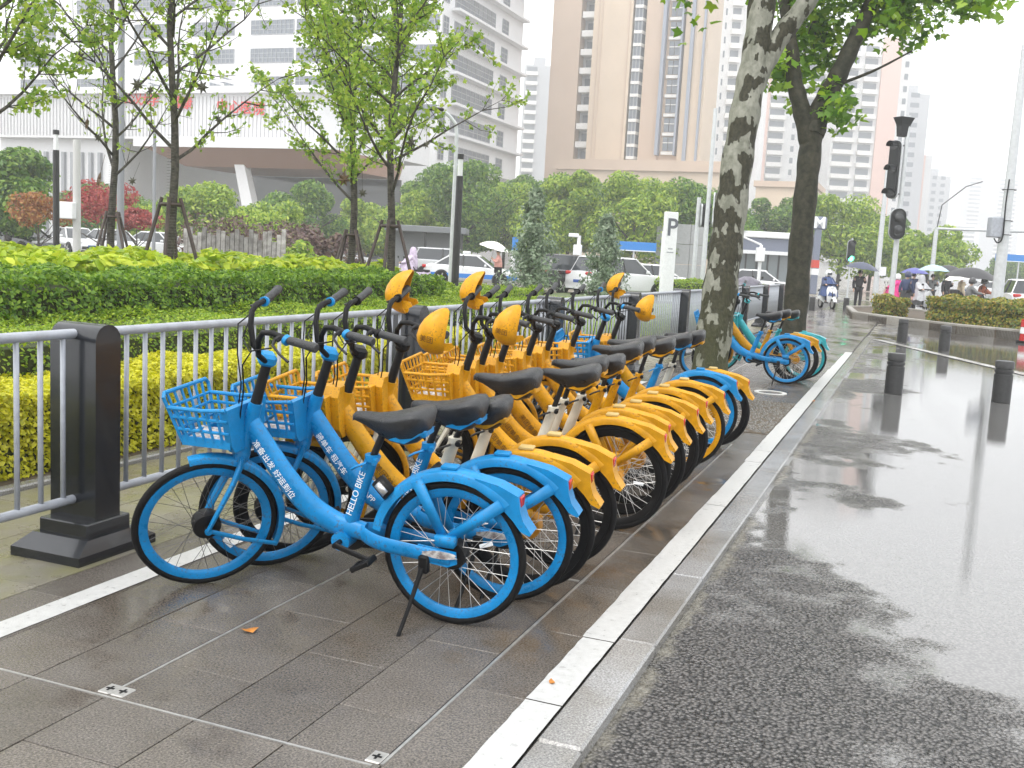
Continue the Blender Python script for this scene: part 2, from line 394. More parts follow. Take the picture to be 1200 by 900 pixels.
# tree pit with loose gravel
pit = obj('tree_pit', MB().bx(-2.38, -1.16, 9.75, 12.2, -.05, .006), SOIL); struct(pit)
gm = MB(); r = random.Random(5)
for i in range(2600):
    x, yv, s = r.uniform(-2.36, -1.17), r.uniform(9.77, 12.18), r.uniform(.006, .018)
    gm.add([(x-s, yv-s*.6, .006), (x+s*.8, yv-s, .006), (x+s, yv+s*.7, .006), (x-s*.6, yv+s, .006), (x+r.uniform(-.3, .3)*s, yv+r.uniform(-.3, .3)*s, .006+s*r.uniform(.5, 1.1))], [(0, 1, 4), (1, 2, 4), (2, 3, 4), (3, 0, 4)])
stuff(tag(obj('pit_gravel', gm, pmat('gravel', (.03, .028, .022), .3, c2=(.15, .14, .12), vscale=40, bump=.3)), 'loose grey gravel and grit around the plane tree foot', 'gravel'))
# lid ring
o = obj('manhole_ring', MB().lathe([(.15, .0), (.15, .008), (.2, .008), (.2, .0)], n=36, cap=False), pmat('worn_white_ring', (.6, .6, .58), .4, var=.2), None)
o.location = (-1.56, 13.1, .001); tag(o, 'flat pale ring of a round cover set in the wet paving', 'manhole')
# raised planting island on the right
isl = [ground(998, 373), ground(1060, 381.5), ground(1120, 389), ground(1215, 398.5)]
isl = [Vector((p.x, p.y)) for p in isl]
far_ = [Vector((5.5, 33.5)), Vector((3.5, 39.5)), Vector((-1.1, 46.)), Vector((-2.45, 42.5))]
poly = isl+far_
island = thing('planting_island', 'raised planting island edged with long pale kerb stones beyond the short bollards', 'planter', (0, 0, 0))
for i in range(len(poly)):
    p, q = poly[i], poly[(i+1) % len(poly)]; dl = (q-p).length; n = max(1, round(dl/1.0)); d = (q-p)/dl; ang = math.atan2(d.y, d.x); inn = Vector((-d.y, d.x))
    for k in range(n):
        c = p+d*(dl*(k+.5)/n)+inn*.1
        obj('kerb_stone', MB().box((c.x, c.y, .06), (dl/n-.012, .2, .36), rz=ang, ch=.02), CURB2, island)
obj('soil', MB().prism([tuple(p) for p in poly][::1], -.1, .17, 'z'), SOIL, island)
# ------------------------------------------------------------------ railing
POSTM = pmat('post_dark_coating', (.010, .012, .016), .25, .1, coat=.3)
FX = -3.70
rail = thing('railing', 'grey tubular pedestrian railing with heavy dark posts running behind the bicycles', 'railing', (FX, 0, 0))
PY = [3.85+3.4*i for i in range(-1, 9)]
def post_mb():
    pr = []
    for i in range(9): a = PI*i/8; pr.append((-.082*math.cos(a)*1.0, 1.045+.075*math.sin(a)))
    poly = [(-.082, .16)]+[(x, z) for x, z in pr]+[(.082, .16)]
    return MB().prism(poly, -.14, .14, 'x')      # (y,z) outline, along x
pme = post_mb().mesh('post', POSTM, True, .6)
bm_ = MB(); bm_.box((0, 0, .125), (.30, .29, .09), ch=.006); bme = bm_.mesh('collar', POSTM)
fm = MB(); q0 = [(-.21, -.26), (.21, -.26), (.21, .26), (-.21, .26)]; q1 = [(-.17, -.165), (.17, -.165), (.17, .165), (-.17, .165)]
fm.loft([[Vector((x, y, z)) for x, y in q] for q, z in ((q0, 0), (q0, .045), (q1, .10))]); fme = fm.mesh('foot', POSTM)
sp = .128
def rail_mb(l, r): return MB().tube([(0, 0, 0), (0, l, 0)], r, 14)
barme = MB().tube([(0, 0, .265), (0, 0, 1.065)], .0125, 8).mesh('bar', GREYP, True)
nb = 0
for i, yv in enumerate(PY):
    o = link('post', pme, rail); o.location = (0, yv, 0)
    c = link('collar', bme, o); c = link('foot', fme, o)
    if i+1 < len(PY):
        l = 3.4-.15
        for nm, z, r_ in (('top_rail', 1.07, .024), ('bottom_rail', .265, .022)):
            t_ = obj(nm, rail_mb(l, r_), GREYP, rail, True); t_.location = (0, yv+.075, z)
        n = 24; st = l/n
        for k in range(n):
            if yv > 27.5 and k > 16: pass
            b_ = link('bar', barme, rail); b_.location = (0, yv+.075+st*(k+.5), 0); nb += 1
# ------------------------------------------------------------------ bollards
BOLM = pmat('bollard_dark_stone', (.03, .03, .031), .4, var=.25, vscale=25, bump=.3, bscale=120, rvar=.12)
bol0 = None
BL = [(-.136, 14.8, 'short dark grey ringed bollard standing in the puddle beside the kerb line'), (1.208, 14.97, 'short dark grey ringed bollard standing in open water away from the kerb'),
      (-.167, 26.4, 'short dark grey bollard at the far end of the kerb'), (.726, 24.4, 'short dark grey bollard on the pale lane edge before the planting island'),
      (-3.70, 42.0, 'small bollard on the wet crossing beside the scooter rider, railing side'), (-2.55, 44.2, 'small bollard on the wet crossing right behind the scooter wheel')]
for x, yv, lb in BL:
    if bol0 is None:
        bol0 = thing('bollard', lb, 'bollard', (x, yv, ZR), 0, 'short dark bollards')
        obj('shaft', MB().lathe([(.118, 0), (.118, .37)], n=24), BOLM, bol0, True)
        obj('neck', MB().lathe([(.106, .37), (.106, .392)], n=24), BOLM, bol0, True)
        obj('ring', MB().lathe([(.112, .392), (.118, .397), (.118, .428), (.112, .433)], n=24), BOLM, bol0, True)
        obj('neck', MB().lathe([(.106, .433), (.106, .45)], n=24), BOLM, bol0, True)
        obj('cap', MB().lathe([(.112, .45), (.118, .455), (.118, .535), (.108, .548), (.06, .553), (.001, .555)], n=24), BOLM, bol0, True)
    else:
        o = copy_tree(bol0); o.location = (x, yv, ZR); o['label'] = lb
# ------------------------------------------------------------------ bicycles
def text_mesh(body, size, mat, name='lettering', depth=.0006, bold=.0):
    cu = bpy.data.curves.new(name, 'FONT'); cu.body = body; cu.size = size; cu.align_x = 'CENTER'; cu.align_y = 'CENTER'; cu.extrude = depth; cu.offset = bold
    o = bpy.data.objects.new(name, cu); col.objects.link(o)
    dg = bpy.context.evaluated_depsgraph_get(); me = bpy.data.meshes.new_from_object(o.evaluated_get(dg)); me.name = name
    bpy.data.objects.remove(o); me.materials.clear(); me.materials.append(mat); return me
BLUE = pmat('bike_blue_paint', (.003, .195, .47), .34, dirt=.6, var=.2, vscale=9, rvar=.14, spec=.35)
BLUE2 = pmat('bike_blue_plastic', (.004, .21, .49), .42, dirt=.55, var=.15, vscale=9, spec=.35)
YEL = pmat('bike_yellow_paint', (.60, .285, .003), .36, dirt=.6, var=.2, vscale=8, rvar=.15, spec=.35)
YEL2 = pmat('bike_yellow_plastic', (.58, .275, .003), .45, dirt=.6, var=.2, vscale=8, spec=.35)
TEAL = pmat('bike_teal_paint', (.02, .36, .42), .35, var=.15, vscale=12, coat=.2)
CREAM = pmat('cream_tube', (.62, .59, .50), .4, var=.1, vscale=10)
SADL = pmat('saddle_vinyl', (.016, .017, .019), .38, var=.4, vscale=16, bump=.35, bscale=150, rvar=.15)
GRIP = pmat('grip_rubber', (.03, .031, .033), .55, var=.3, vscale=40, bump=.4, bscale=180)
SPOKE = pmat('spoke_steel', (.55, .54, .52), .35, .7)
SPOKED = pmat('spoke_dark', (.10, .095, .09), .4, .6)
LETW = pmat('letter_white', (.8, .82, .84), .5)
LETD = pmat('letter_brown', (.16, .07, .01), .5)
PAPER = pmat('wet_paper', (.62, .62, .6), .6, c2=(.16, .13, .13), vscale=28)
HUBM = pmat('hub_black', (.008, .008, .0085), .45, .1, spec=.25)
YHUB = pmat('drum_yellow', (.5, .22, .012), .5, var=.2)
R_T = .315
AX = 1.17
O_ = Vector((.985, 0, .65)); ZS = Vector((-.313, 0, .95)).normalized(); XS = Vector((ZS.z, 0, -ZS.x))
def steer_matrix(a):
    B = Matrix(((XS.x, 0, ZS.x, O_.x), (0, 1, 0, 0), (XS.z, 0, ZS.z, O_.z), (0, 0, 0, 1)))
    return B @ Matrix.Rotation(a, 4, 'Z')
AXS = ((AX-O_.x)*XS.x+(R_T-O_.z)*XS.z, (AX-O_.x)*ZS.x+(R_T-O_.z)*ZS.z)    # front axle in the steering frame (x,z)
MESH = {}
def M_(key, fn, mat, smooth=True, ang=.7):
    k = (key, mat.name)
    if k not in MESH: MESH[k] = fn().mesh(key, mat, smooth, ang)
    return MESH[k]
def m_tyre(): return MB().torus(R_T-.0175, .0175, 48, 10)
def m_rim():
    m = MB(); n = 48; pr = [(.284, -.0135), (.287, -.006), (.287, .006), (.284, .0135), (.255, .012), (.246, .004), (.246, -.004), (.255, -.012)]
    rings = [[Vector((r*math.cos(2*PI*i/n), y, r*math.sin(2*PI*i/n))) for r, y in pr] for i in range(n+1)]
    return m.loft(rings, False)
def m_spokes():
    m = MB()
    for i in range(32):
        a = 2*PI*i/32+.05; s = 1 if i % 2 else -1; d = .42*(1 if (i//2) % 2 else -1)
        m.tube([(.045*math.cos(a+d*3), s*.026, .045*math.sin(a+d*3)), (.25*math.cos(a), s*.004, .25*math.sin(a))], .0013, 4, False)
    return m
def m_hub(): return MB().lathe([(.012, -.055), (.012, -.036), (.058, -.034), (.062, -.028), (.062, .028), (.058, .034), (.012, .036), (.012, .055)], n=20, axis='y')
def m_refl(): return MB().box((0, .0, -.15), (.018, .006, .06), ch=.002)
def arc_shell(r, a0, a1, hw, depth, n=26, c=(0, 0), taper=None):
    rings = []
    for i in range(n+1):
        u = i/n; a = math.radians(a0+(a1-a0)*u); k = 1 if taper is None else taper(u)
        h = hw*k; pts = []
        for y, dr in ((-h, -depth), (-h, -.012), (-h*.8, -.002), (-h*.3, .003), (h*.3, .003), (h*.8, -.002), (h, -.012), (h, -depth), (h-.004, -depth), (h-.004, -.014), (h*.3, -.003), (-h*.3, -.003), (-h+.004, -.014), (-h+.004, -depth)):
            q = r+dr; pts.append(Vector((c[0]+q*math.cos(a), y, c[1]+q*math.sin(a))))
        rings.append(pts)
    return rings
def m_ffender():
    m = MB(); c = AXS
    m.loft(arc_shell(.345, 64, 192, .033, .03, 28, c, lambda u: .75+.25*min(1, u*4)))
    e = math.radians(190); ex, ez = c[0]+.335*math.cos(e), c[1]+.335*math.sin(e)
    for s in (-1, 1): m.tube([(ex, s*.03, ez), ((ex+c[0])/2, s*.055, (ez+c[1])/2-.004), (c[0], s*.066, c[1])], [(.011, .005)]*3, 8)
    m.box((.0, 0, c[1]+.345), (.06, .05, .012))
    return m
def m_fork():
    m = MB(); m.lathe([(.032, -.05), (.036, -.03), (.036, 0), (.03, .01)], n=16)
    for s in (-1, 1):
        m.tube([(0, s*.012, -.02), (.008, s*.052, -.06), (.02, s*.062, -.14), (AXS[0], s*.062, AXS[1])], [(.026, .014), (.028, .014), (.024, .013), (.018, .01)], 10)
        m.lathe([(.017, -.004), (.017, .004)], c=(AXS[0], s*.072, AXS[1]), n=12, axis='y')
    return m
def m_bar():
    m = MB()
    for s in (-1, 1):
        m.tube([(0, 0, .405), (.02, s*.03, .405), (.06, s*.055, .435), (.085, s*.085, .51), (.085, s*.12, .56), (.062, s*.165, .58), (.03, s*.205, .583), (-.01, s*.26, .592)], .0125, 10)
    return m
def m_grip(s): return MB().tube([(.008, s*.232, .585), (-.012, s*.262, .593), (-.04, s*.303, .603), (-.065, s*.342, .612), (-.07, s*.348, .613)], [.017, .0185, .018, .0205, .017], 12)
def m_lever(s):
    m = MB(); m.tube([(.035, s*.20, .582), (.05, s*.20, .565)], .013, 8); m.tube([(.055, s*.20, .565), (.065, s*.225, .55), (.045, s*.27, .535), (.015, s*.315, .525)], [.008, .006, .005, .006], 8); return m
def m_ring(s): return MB().tube([(.02, s*.215, .582), (.01, s*.23, .58)], .022, 14)
def m_stem(): return MB().lathe([(.025, .22), (.0235, .25), (.021, .415)], n=16)
def m_clamp():
    m = MB(); m.box((.005, 0, .405), (.075, .075, .055), ch=.014); return m
def m_cable():
    m = MB()
    for s in (-1, 1):
        m.tube([(.06, s*.20, .565), (.12, s*.15, .52), (.115, s*.06, .42), (.075, s*.03, .3), (.055, s*.025, .15), (.045, s*.03, .02)], .0032, 6)
    m.tube([(.06, .20, .565), (.10, .05, .48), (.10, -.10, .48), (.06, -.2, .565)], .0028, 6); return m
def curve(pts, n=8):
    out = []
    P_ = [Vector(p) for p in pts]; P_ = [P_[0]*2-P_[1]]+P_+[P_[-1]*2-P_[-2]]
    for i in range(1, len(P_)-2):
        for k in range(n):
            t_ = k/n; a, b_, c, d = P_[i-1:i+3]
            out.append(.5*((2*b_)+(c-a)*t_+(2*a-5*b_+4*c-d)*t_*t_+(3*b_-a-3*c+d)*t_**3))
    return out+[P_[-2]]
def m_frame():
    m = MB()
    m.tube([O_-ZS*.01, O_+ZS*.235], [.034, .03], 16)
    pts = curve([(.952, 0, .80), (.86, 0, .665), (.76, 0, .535), (.655, 0, .435), (.56, 0, .385), (.47, 0, .36)], 6)
    n = len(pts); m.tube(pts, [(.046+.010*math.sin(PI*i/(n-1)), .029+.005*i/n) for i in range(n)], 14)
    m.tube([(.945, 0, .84), (.925, 0, .74), (.86, 0, .645)], [(.03, .022), (.04, .02), (.03, .018)], 10)
    return m
def m_tail():
    m = MB(); m.tube([(.56, 0, .385), (.47, 0, .365), (.40, 0, .355)], [(.046, .033), (.046, .036), (.04, .034)], 12)
    for s in (-1, 1):
        pts = curve([(.42, s*.012, .357), (.36, s*.05, .348), (.28, s*.073, .34), (.12, s*.076, .328), (-.01, s*.076, .318)], 4); n = len(pts)
        m.tube(pts, [(.036-.006*i/n, .011) for i in range(n)], 10)
    m.lathe([(.042, -.045), (.042, .045)], c=(.50, 0, .312), n=18, axis='y')
    m.box((.50, 0, .345), (.06, .06, .06), ch=.01)
    return m
def m_plate():
    m = MB(); m.prism([(-.035, .35), (.13, .365), (.15, .33), (.1, .292), (.0, .282), (-.04, .30)], .070, .079); return m
def m_seattube():
    m = MB(); m.tube([(.487, 0, .34), (.368, 0, .69)], [(.034, .027), (.028, .025)], 14); m.lathe([(.031, -.014), (.031, .014)], c=(.368, 0, .688), n=16); return m
def m_lock():
    m = MB(); m.tube([(.355, -.03, .685), (.34, .045, .68)], .013, 10); m.tube([(.375, .042, .675), (.415, .05, .66), (.445, .03, .64)], [(.006, .012)]*3, 8); return m
def saddle_mb(h):
    m = MB(); rings = []
    prof = [(.452, .010, .878, .868), (.44, .024, .890, .852), (.40, .032, .894, .838), (.34, .048, .893, .805), (.28, .08, .900, .778), (.22, .108, .916, .768), (.165, .12, .934, .785), (.13, .112, .938, .815), (.112, .085, .930, .84), (.104, .045, .91, .865)]
    for x, hw, zt, zb in prof:
        rg = []
        for k in range(16):
            a = 2*PI*k/16; c, s = math.cos(a), math.sin(a)
            zc = zt-.028; 
            z = zc+(zt-zc)*s if s > 0 else zc+(zc-zb)*s
            y = hw*math.copysign(abs(c)**.75, c)*(1 if s > -.05 else (.55+.45*(1+s)))
            rg.append(Vector((x, y, z+h)))
        rings.append(rg)
    return m.loft(rings)
def m_post(h): return MB().tube([(.37, 0, .68), (.315, 0, .815+h)], .0155, 12).box((.29, 0, .815+h), (.09, .05, .025), ch=.006)
def m_sbase(h): return MB().prism([(.11, .845+h), (.2, .79+h), (.27, .80+h), (.2, .83+h)], -.06, .06).box((.125, 0, .835+h), (.03, .10, .03), ch=.006)
def m_rfender():
    m = MB(); m.loft(arc_shell(.365, 12, 134, .042, .042, 34, (0, R_T)))
    return m
def m_stays():
    m = MB()
    for s in (-1, 1):
        def seg(p, q, w0, w1, y=.042):
            d = Vector((q[0]-p[0], q[1]-p[1])).normalized(); n = Vector((-d.y, d.x))
            m.prism([(p[0]+n.x*w0, p[1]+n.y*w0), (p[0]-n.x*w0, p[1]-n.y*w0), (q[0]-n.x*w1, q[1]-n.y*w1), (q[0]+n.x*w1, q[1]+n.y*w1)], s*y, s*(y+.012))
        seg((.15, .625), (.035, .40), .026, .019, .036); seg((-.215, .565), (.0, .40), .026, .019, .036)
        m.prism([(.06, .41), (-.03, .41), (-.025, .365), (.055, .365)], s*.0362, s*.076)
    return m
def m_tailpiece():
    m = MB(); prof = [(-.10, .664), (-.20, .645), (-.285, .607), (-.292, .548), (-.306, .506), (-.342, .457), (-.334, .446), (-.295, .463), (-.262, .505), (-.236, .53), (-.20, .563), (-.14, .60), (-.10, .622)]
    m.prism(prof, -.040, .040); return m
def m_lamp(): return MB().box((-.287, 0, .578), (.012, .05, .046), rot=Matrix.Rotation(-.1, 3, 'Y'), ch=.003)
def m_topplate(): return MB().box((.02, 0, .688), (.07, .05, .016), ch=.004)
def m_crank():
    m = MB(); m.lathe([(.075, .056), (.075, .062)], c=(.5, 0, .312), n=24, axis='y')
    m.lathe([(.012, -.1), (.012, .1)], c=(.5, 0, .312), n=10, axis='y')
    a = math.radians(-14)
    for s in (-1, 1):
        d = Vector((-math.cos(a)*s, 0, math.sin(a)*s))*.16; m.tube([Vector((.5, s*.09, .312)), Vector((.5, s*.1, .312))+d], [(.014, .01), (.012, .009)], 8)
    return m
def m_pedal(s):
    a = math.radians(-14); d = Vector((-math.cos(a)*s, 0, math.sin(a)*s))*.16; c = Vector((.5, s*.145, .312))+d
    m = MB(); rot = Matrix.Rotation(.5, 3, 'Y')
    for dx in (-.038, .038): m.box(c+rot @ Vector((dx, 0, 0)), (.018, .085, .024), rot=rot, ch=.004)
    for dy in (-.036, 0, .036): m.box(c+Vector((0, dy, 0)), (.075, .012, .02), rot=rot, ch=.003)
    return m
def m_chain(): return MB().prism([(.56, .37), (.40, .385), (.0, .365), (-.05, .33), (-.03, .28), (.05, .265), (.5, .245), (.57, .27), (.59, .32)], -.088, -.074)
def m_stand():
    m = MB(); m.box((.10, .085, .285), (.045, .03, .08), ch=.008); m.tube([(.105, .095, .27), (.135, .16, .12), (.155, .235, .012)], [.012, .009, .009], 8); m.lathe([(.018, 0), (.018, .012)], c=(.157, .24, -.012), n=10); return m
def basket_mb():
    m = MB(); r_ = .0045
    zt, zb, zf = .855, .70, .915
    def rp_(u, v, z):      # u 0 rear..1 front, v -1..1
        k = (z-zb)/(zt-zb); x = .962+(.235+.045*k)*u; return Vector((x, v*(.125+.032*k), z))
    rear_h = lambda v: zt+.0
    def bar(a, b_, w=.0075, h=None):
        m.tube([a, b_], [(h or w, w*.8)]*2, 6)
    for z in (zb+.005, zb+.06, zb+.115):
        for v in (-1, 1): bar(rp_(0, v, z), rp_(1, v, z))
        bar(rp_(1, -1, z), rp_(1, 1, z))
    for v in (-1, 1):
        m.tube([rp_(0, v, zt+.012), rp_(.4, v, zt), rp_(1, v, zt)], .009, 8)
        for u in (.16, .34, .52, .70, .86): bar(rp_(u, v, zb), rp_(u, v, zt))
        bar(rp_(1, v, zb), rp_(1, v, zf-.02), .009)
    m.tube([rp_(1, -1, zf-.02), rp_(1, -.9, zf), rp_(1, .9, zf), rp_(1, 1, zf-.02)], .009, 8)
    bar(rp_(1, -1, zt), rp_(1, 1, zt))
    for v in (-.7, -.4, -.1, .2, .5, .8): bar(rp_(1, v, zb), rp_(1, v, zf))
    # floor and solid back
    a, b_ = rp_(0, -1, zb), rp_(1, 1, zb); m.bx(a.x, b_.x, a.y, b_.y, zb-.012, zb-.004)
    for v in (-1, 1): m.bx(a.x, b_.x, v*.125-.006, v*.125+.006, zb-.011, zb+.028)
    m.bx(b_.x-.006, b_.x+.006, -.124, .124, zb-.011, zb+.028)
    m.loft([[Vector((x, y, z)) for x, y in ((.955, -w_), (.985, -w_), (.985, w_), (.955, w_))] for z, w_ in ((zb-.03, .10), (zb, .127), (zt+.012, .158))])
    m.box((.985, 0, .74), (.05, .09, .12), ch=.012)
    return m
def paper_mb(seed):
    r = random.Random(seed); m = MB(); n = 7; V = []
    for i in range(n):
        for k in range(n): V.append((1.0+.24*i/(n-1), -.105+.21*k/(n-1), .708+r.uniform(0, .012)+(.02 if r.random() < .12 else 0)))
    m.add(V, [(i*n+k, i*n+k+1, (i+1)*n+k+1, (i+1)*n+k) for i in range(n-1) for k in range(n-1)]); return m
def box_mb(): return MB().loft([[Vector((x, y, z)) for x, y in ((.915, -w_), (1.0, -w_*.9), (1.0, w_*.9), (.915, w_))] for z, w_ in ((.655, .05), (.70, .085), (.86, .10), (.905, .07))])

def bicycle(label, X, Y, th, lean, steer, style, h=0., group='shared bicycles in the parked row', letters=None, dark=False):
    B = {'blue': BLUE, 'yellow': YEL, 'yellow2': YEL, 'teal': TEAL}[style]; PL = {'blue': BLUE2, 'yellow': YEL2, 'yellow2': YEL2, 'teal': TEAL}[style]
    isb = style in ('blue', 'teal')
    t = thing('bicycle', label, 'bicycle', (X, Y, 0), 0, group); t.rotation_euler = (-lean, 0, th)
    S = steer_matrix(steer)
    def P_(nm, me, par=t, mat=None):
        o = link(nm, me, par)
        if mat is not None: o.matrix_local = mat
        return o
    rim_m = B if isb or dark == 'rim' else HUBM
    def wheel(nm, M, rot, hubm):
        wv = P_(nm, M_('tyre', m_tyre, TYRE), t, M @ Matrix.Rotation(rot, 4, 'Y'))
        P_('rim', M_('rim', m_rim, rim_m), wv); P_('spokes', M_('spokes', m_spokes, SPOKE if nm == 'rear_wheel' else SPOKED, False), wv); P_('hub', M_('hub', m_hub, hubm), wv); P_('reflector', M_('reflector', m_refl, LETW, False), wv)
    wheel('rear_wheel', Matrix.Translation((0, 0, R_T)), rnd.uniform(0, 6), HUBM if isb else YHUB)
    wheel('front_wheel', S @ Matrix.Translation((AXS[0], 0, AXS[1])), rnd.uniform(0, 6), HUBM)
    fr = P_('frame', M_('frame', m_frame, B)); P_('rear_stay', M_('rear_stay', m_tail, B)); 
    st = P_('seat_tube', M_('seat_tube', m_seattube, CREAM if style == 'yellow' else B)); P_('clamp_lever', M_('clamp_lever', m_lock, B if isb else DARKM), st)
    P_('stay_plate', M_('stay_plate', m_plate, B), t)
    P_('seat_post', M_('seat_post%g' % h, lambda: m_post(h), DARKM))
    sd_ = P_('saddle', M_('saddle%g' % h, lambda: saddle_mb(h), SADL, True, 2.6)); P_('saddle_base', M_('saddle_base%g' % h, lambda: m_sbase(h), PL), sd_)
    rf = P_('rear_fender', M_('rear_fender', m_rfender, PL)); P_('fender_stay', M_('fender_stay', m_stays, PL), rf); P_('tail_piece', M_('tail_piece', m_tailpiece, PL), rf)
    P_('tail_lamp', M_('tail_lamp', m_lamp, REDL), rf); P_('top_plate', M_('top_plate', m_topplate, pmat('plate_pale_yellow', (.5, .36, .13), .5) if not isb else PL), rf)
    ck = P_('crank', M_('crank', m_crank, HUBM))
    for s in (-1, 1): P_('pedal', M_('pedal%d' % s, lambda: m_pedal(s), BLACK), ck)
    P_('chain_case', M_('chain_case', m_chain, HUBM if isb else PL)); P_('kickstand', M_('kickstand', m_stand, BLACK))
    P_('fork', M_('fork', m_fork, B if isb else (CREAM if style == 'yellow' else B)), t, S); P_('front_fender', M_('front_fender', m_ffender, PL), t, S)
    P_('stem', M_('stem', m_stem, DARKM), t, S); hb = P_('handlebar', M_('handlebar', m_bar, BLACK), t, S @ Matrix.Translation((0, 0, .036)))
    P_('stem_clamp', M_('stem_clamp', m_clamp, PL if isb else HUBM, False), hb)
    for s in (-1, 1):
        P_('grip', M_('grip%d' % s, lambda: m_grip(s), GRIP), hb); P_('brake_lever', M_('brake_lever%d' % s, lambda: m_lever(s), DARKM), hb)
        P_('shift_ring', M_('shift_ring%d' % s, lambda: m_ring(s), PL if isb else BLACK), hb)
    P_('brake_cable', M_('brake_cable', m_cable, BLACK), t, S)
    bk = P_('basket', M_('basket', basket_mb, PL))
    if isb: pass
    else: P_('battery_box', M_('battery_box', box_mb, PL, True, .5), t)
    sd0 = rnd.randint(0, 3)
    if letters and style == 'blue':
        q = MB(); q.prism([(.03+.075*math.cos(2*PI*k/16)*(1+.15*math.sin(k*2.2)), .335+.017*math.sin(2*PI*k/16)) for k in range(16)], .0885, .0893); P_('worn_sticker', q.mesh('worn_sticker', PAPER), t)
        q = MB(); q.tube([(.335, .02, .60), (.275, .03, .545)], [(.035, .028)]*2, 12); P_('lock_box', q.mesh('lock_box', HUBM, True), t); q = MB().tube([(.325, .05, .592), (.285, .055, .555)], [(.018, .01)]*2, 10); P_('lock_plate', q.mesh('lock_plate', SILVER, True), t)
    o = link('paper_sheet', M_('paper%d' % sd0, lambda: paper_mb(sd0), PAPER, False)); o.parent = bk
    for (body, pos, ang, size, mt, par) in (letters or []):
        me = text_mesh(body, size, mt); o = link('lettering', me, {'frame': fr, 'seat': st}[par]); x, yv, z = pos
        o.matrix_local = Matrix.Translation((x, yv, z)) @ Matrix.Rotation(ang, 4, 'Y') @ Matrix(((-1, 0, 0, 0), (0, 0, 1, 0), (0, 1, 0, 0), (0, 0, 0, 1)))
    return t
def tail_root(px, py, th, lean):
    p = ground(px, py, .45*math.cos(lean)); h = Vector((math.cos(th), math.sin(th), 0)); n = Vector((-math.sin(th), math.cos(th), 0))
    return p+h*.35-n*(.45*math.sin(lean))
D_ = math.radians
# (tail pixel), heading, lean, steer, style, saddle lift
BK = [((628, 625), 184.5, .10, 43, 'blue', -.01), ((683, 603), 186, .09, 36, 'blue', .0), ((708, 593), 186, .10, 38, 'yellow', -.02), ((733, 573), 183, .09, 42, 'yellow', .07),
      ((791, 541), 184, .10, 40, 'yellow', .03), ((795, 528), 183, .11, 36, 'yellow', .05), ((812, 520), 186, .09, 40, 'yellow', .04), ((827, 507), 182, .10, 38, 'yellow2', .09),
      ((837, 496), 181, .10, 42, 'yellow2', .10), ((857, 485), 184, .09, 34, 'yellow2', .06), ((871, 469), 186, .10, 38, 'blue', .05), ((885, 468), 182, .10, 40, 'yellow', .07)]
BLAB = ['bright blue bicycle at the end of the row beside the dark railing post',
        'second blue bicycle beside the end one, lettered down its broad frame tube',
        'yellow bicycle between the second blue one and the helmet pair, low saddle',
        'yellow bicycle with a yellow visor shell over each grip, fourth from the blue end',
        'yellow bicycle with yellow visor shells on its grips, fifth from the blue end',
        'yellow bicycle with bare grips, sixth from the blue end of the row',
        'yellow bicycle with pale seat tube, seventh from the blue end of the row',
        'yellow bicycle with yellow seat tube and raised saddle, eighth from the blue end',
        'yellow bicycle with the highest saddle, ninth from the blue end of the row',
        'yellow bicycle with yellow rims, tenth from the blue end of the row',
        'blue bicycle standing between two yellow ones, near the plane tree foot',
        'yellow bicycle closing the row, beside the gravel pit of the plane tree']
bikes = []
for i, (tp, th, ln, stv, sty, h) in enumerate(BK):
    th = D_(th); r0 = tail_root(*tp, th, ln)
    lt = None
    if i == 0: lt = [('准备出发 好运到位', (.815, .034, .592), D_(-52), .036, LETW, 'frame'), ('HELLO BIKE', (.432, .0275, .53), D_(71), .04, LETW, 'seat')]
    elif i == 1: lt = [('骑单车 租汽车', (.83, .034, .607), D_(-52), .036, LETW, 'frame'), ('APP', (.64, .036, .425), D_(-40), .036, LETW, 'frame'), ('HELLO BIKE', (.432, .0275, .53), D_(71), .04, LETW, 'seat')]
    elif sty != 'blue' and i < 9: lt = [('美团单车', (.70, .0345, .472), D_(-48), .042, LETD, 'frame')]
    bikes.append(bicycle(BLAB[i], r0.x, r0.y, th, ln, D_(stv), sty, h, letters=lt, dark='rim' if i == 9 else False))
FB = [((-1.52, 14.25), 183, .08, 36, 'blue', .05, 'blue bicycle parked beyond the plane tree, away from the main row'), ((-1.45, 14.7), 182, .10, 40, 'yellow2', .07, 'yellow bicycle squeezed behind the lone blue bicycle past the plane tree'),
      ((-1.38, 15.15), 181, .09, 38, 'teal', .05, 'teal bicycle at the back of the trio past the plane tree')]
for (p, th, ln, stv, sty, h, lb) in FB:
    bicycle(lb, p[0], p[1], D_(th), ln, D_(stv), sty, h, 'bicycles parked past the plane tree')
# ------------------------------------------------------------------ visor shells hung on grips
HELM = pmat('shell_yellow', (.62, .29, .003), .4, dirt=.5, var=.2, vscale=9, rvar=.12, spec=.35)
def shell_mb():
    m = MB(); rings = []; nu, nv = 10, 12
    for i in range(nu+1):
        u = -78+i*(78+84)/nu; cu, su = math.cos(math.radians(u)), math.sin(math.radians(u)); c = .17 if su > 0 else .115; rg = []
        for sgn, th in ((1, 0), (-1, .006)):
            for k in range(nv+1):
                v = (-105+210*k/nv)*sgn*1.0; v = math.radians(v); a_, b_ = .105-th, .088-th
                rg.append(Vector((a_*(cu**.8)*math.cos(v)-.055*su*su*(1.2 if su > 0 else .7), b_*(cu**1.1)*math.sin(v), (c-th)*su)))
        rings.append(rg)
    m.loft(rings)
    for s in (-1, 1): m.prism([(-.03, -.07), (-.03, -.02), (-.085, -.025), (-.10, -.05), (-.07, -.07)], s*.062, s*.068)
    return m
SH = shell_mb().mesh('hand_cover', HELM, True, .9)
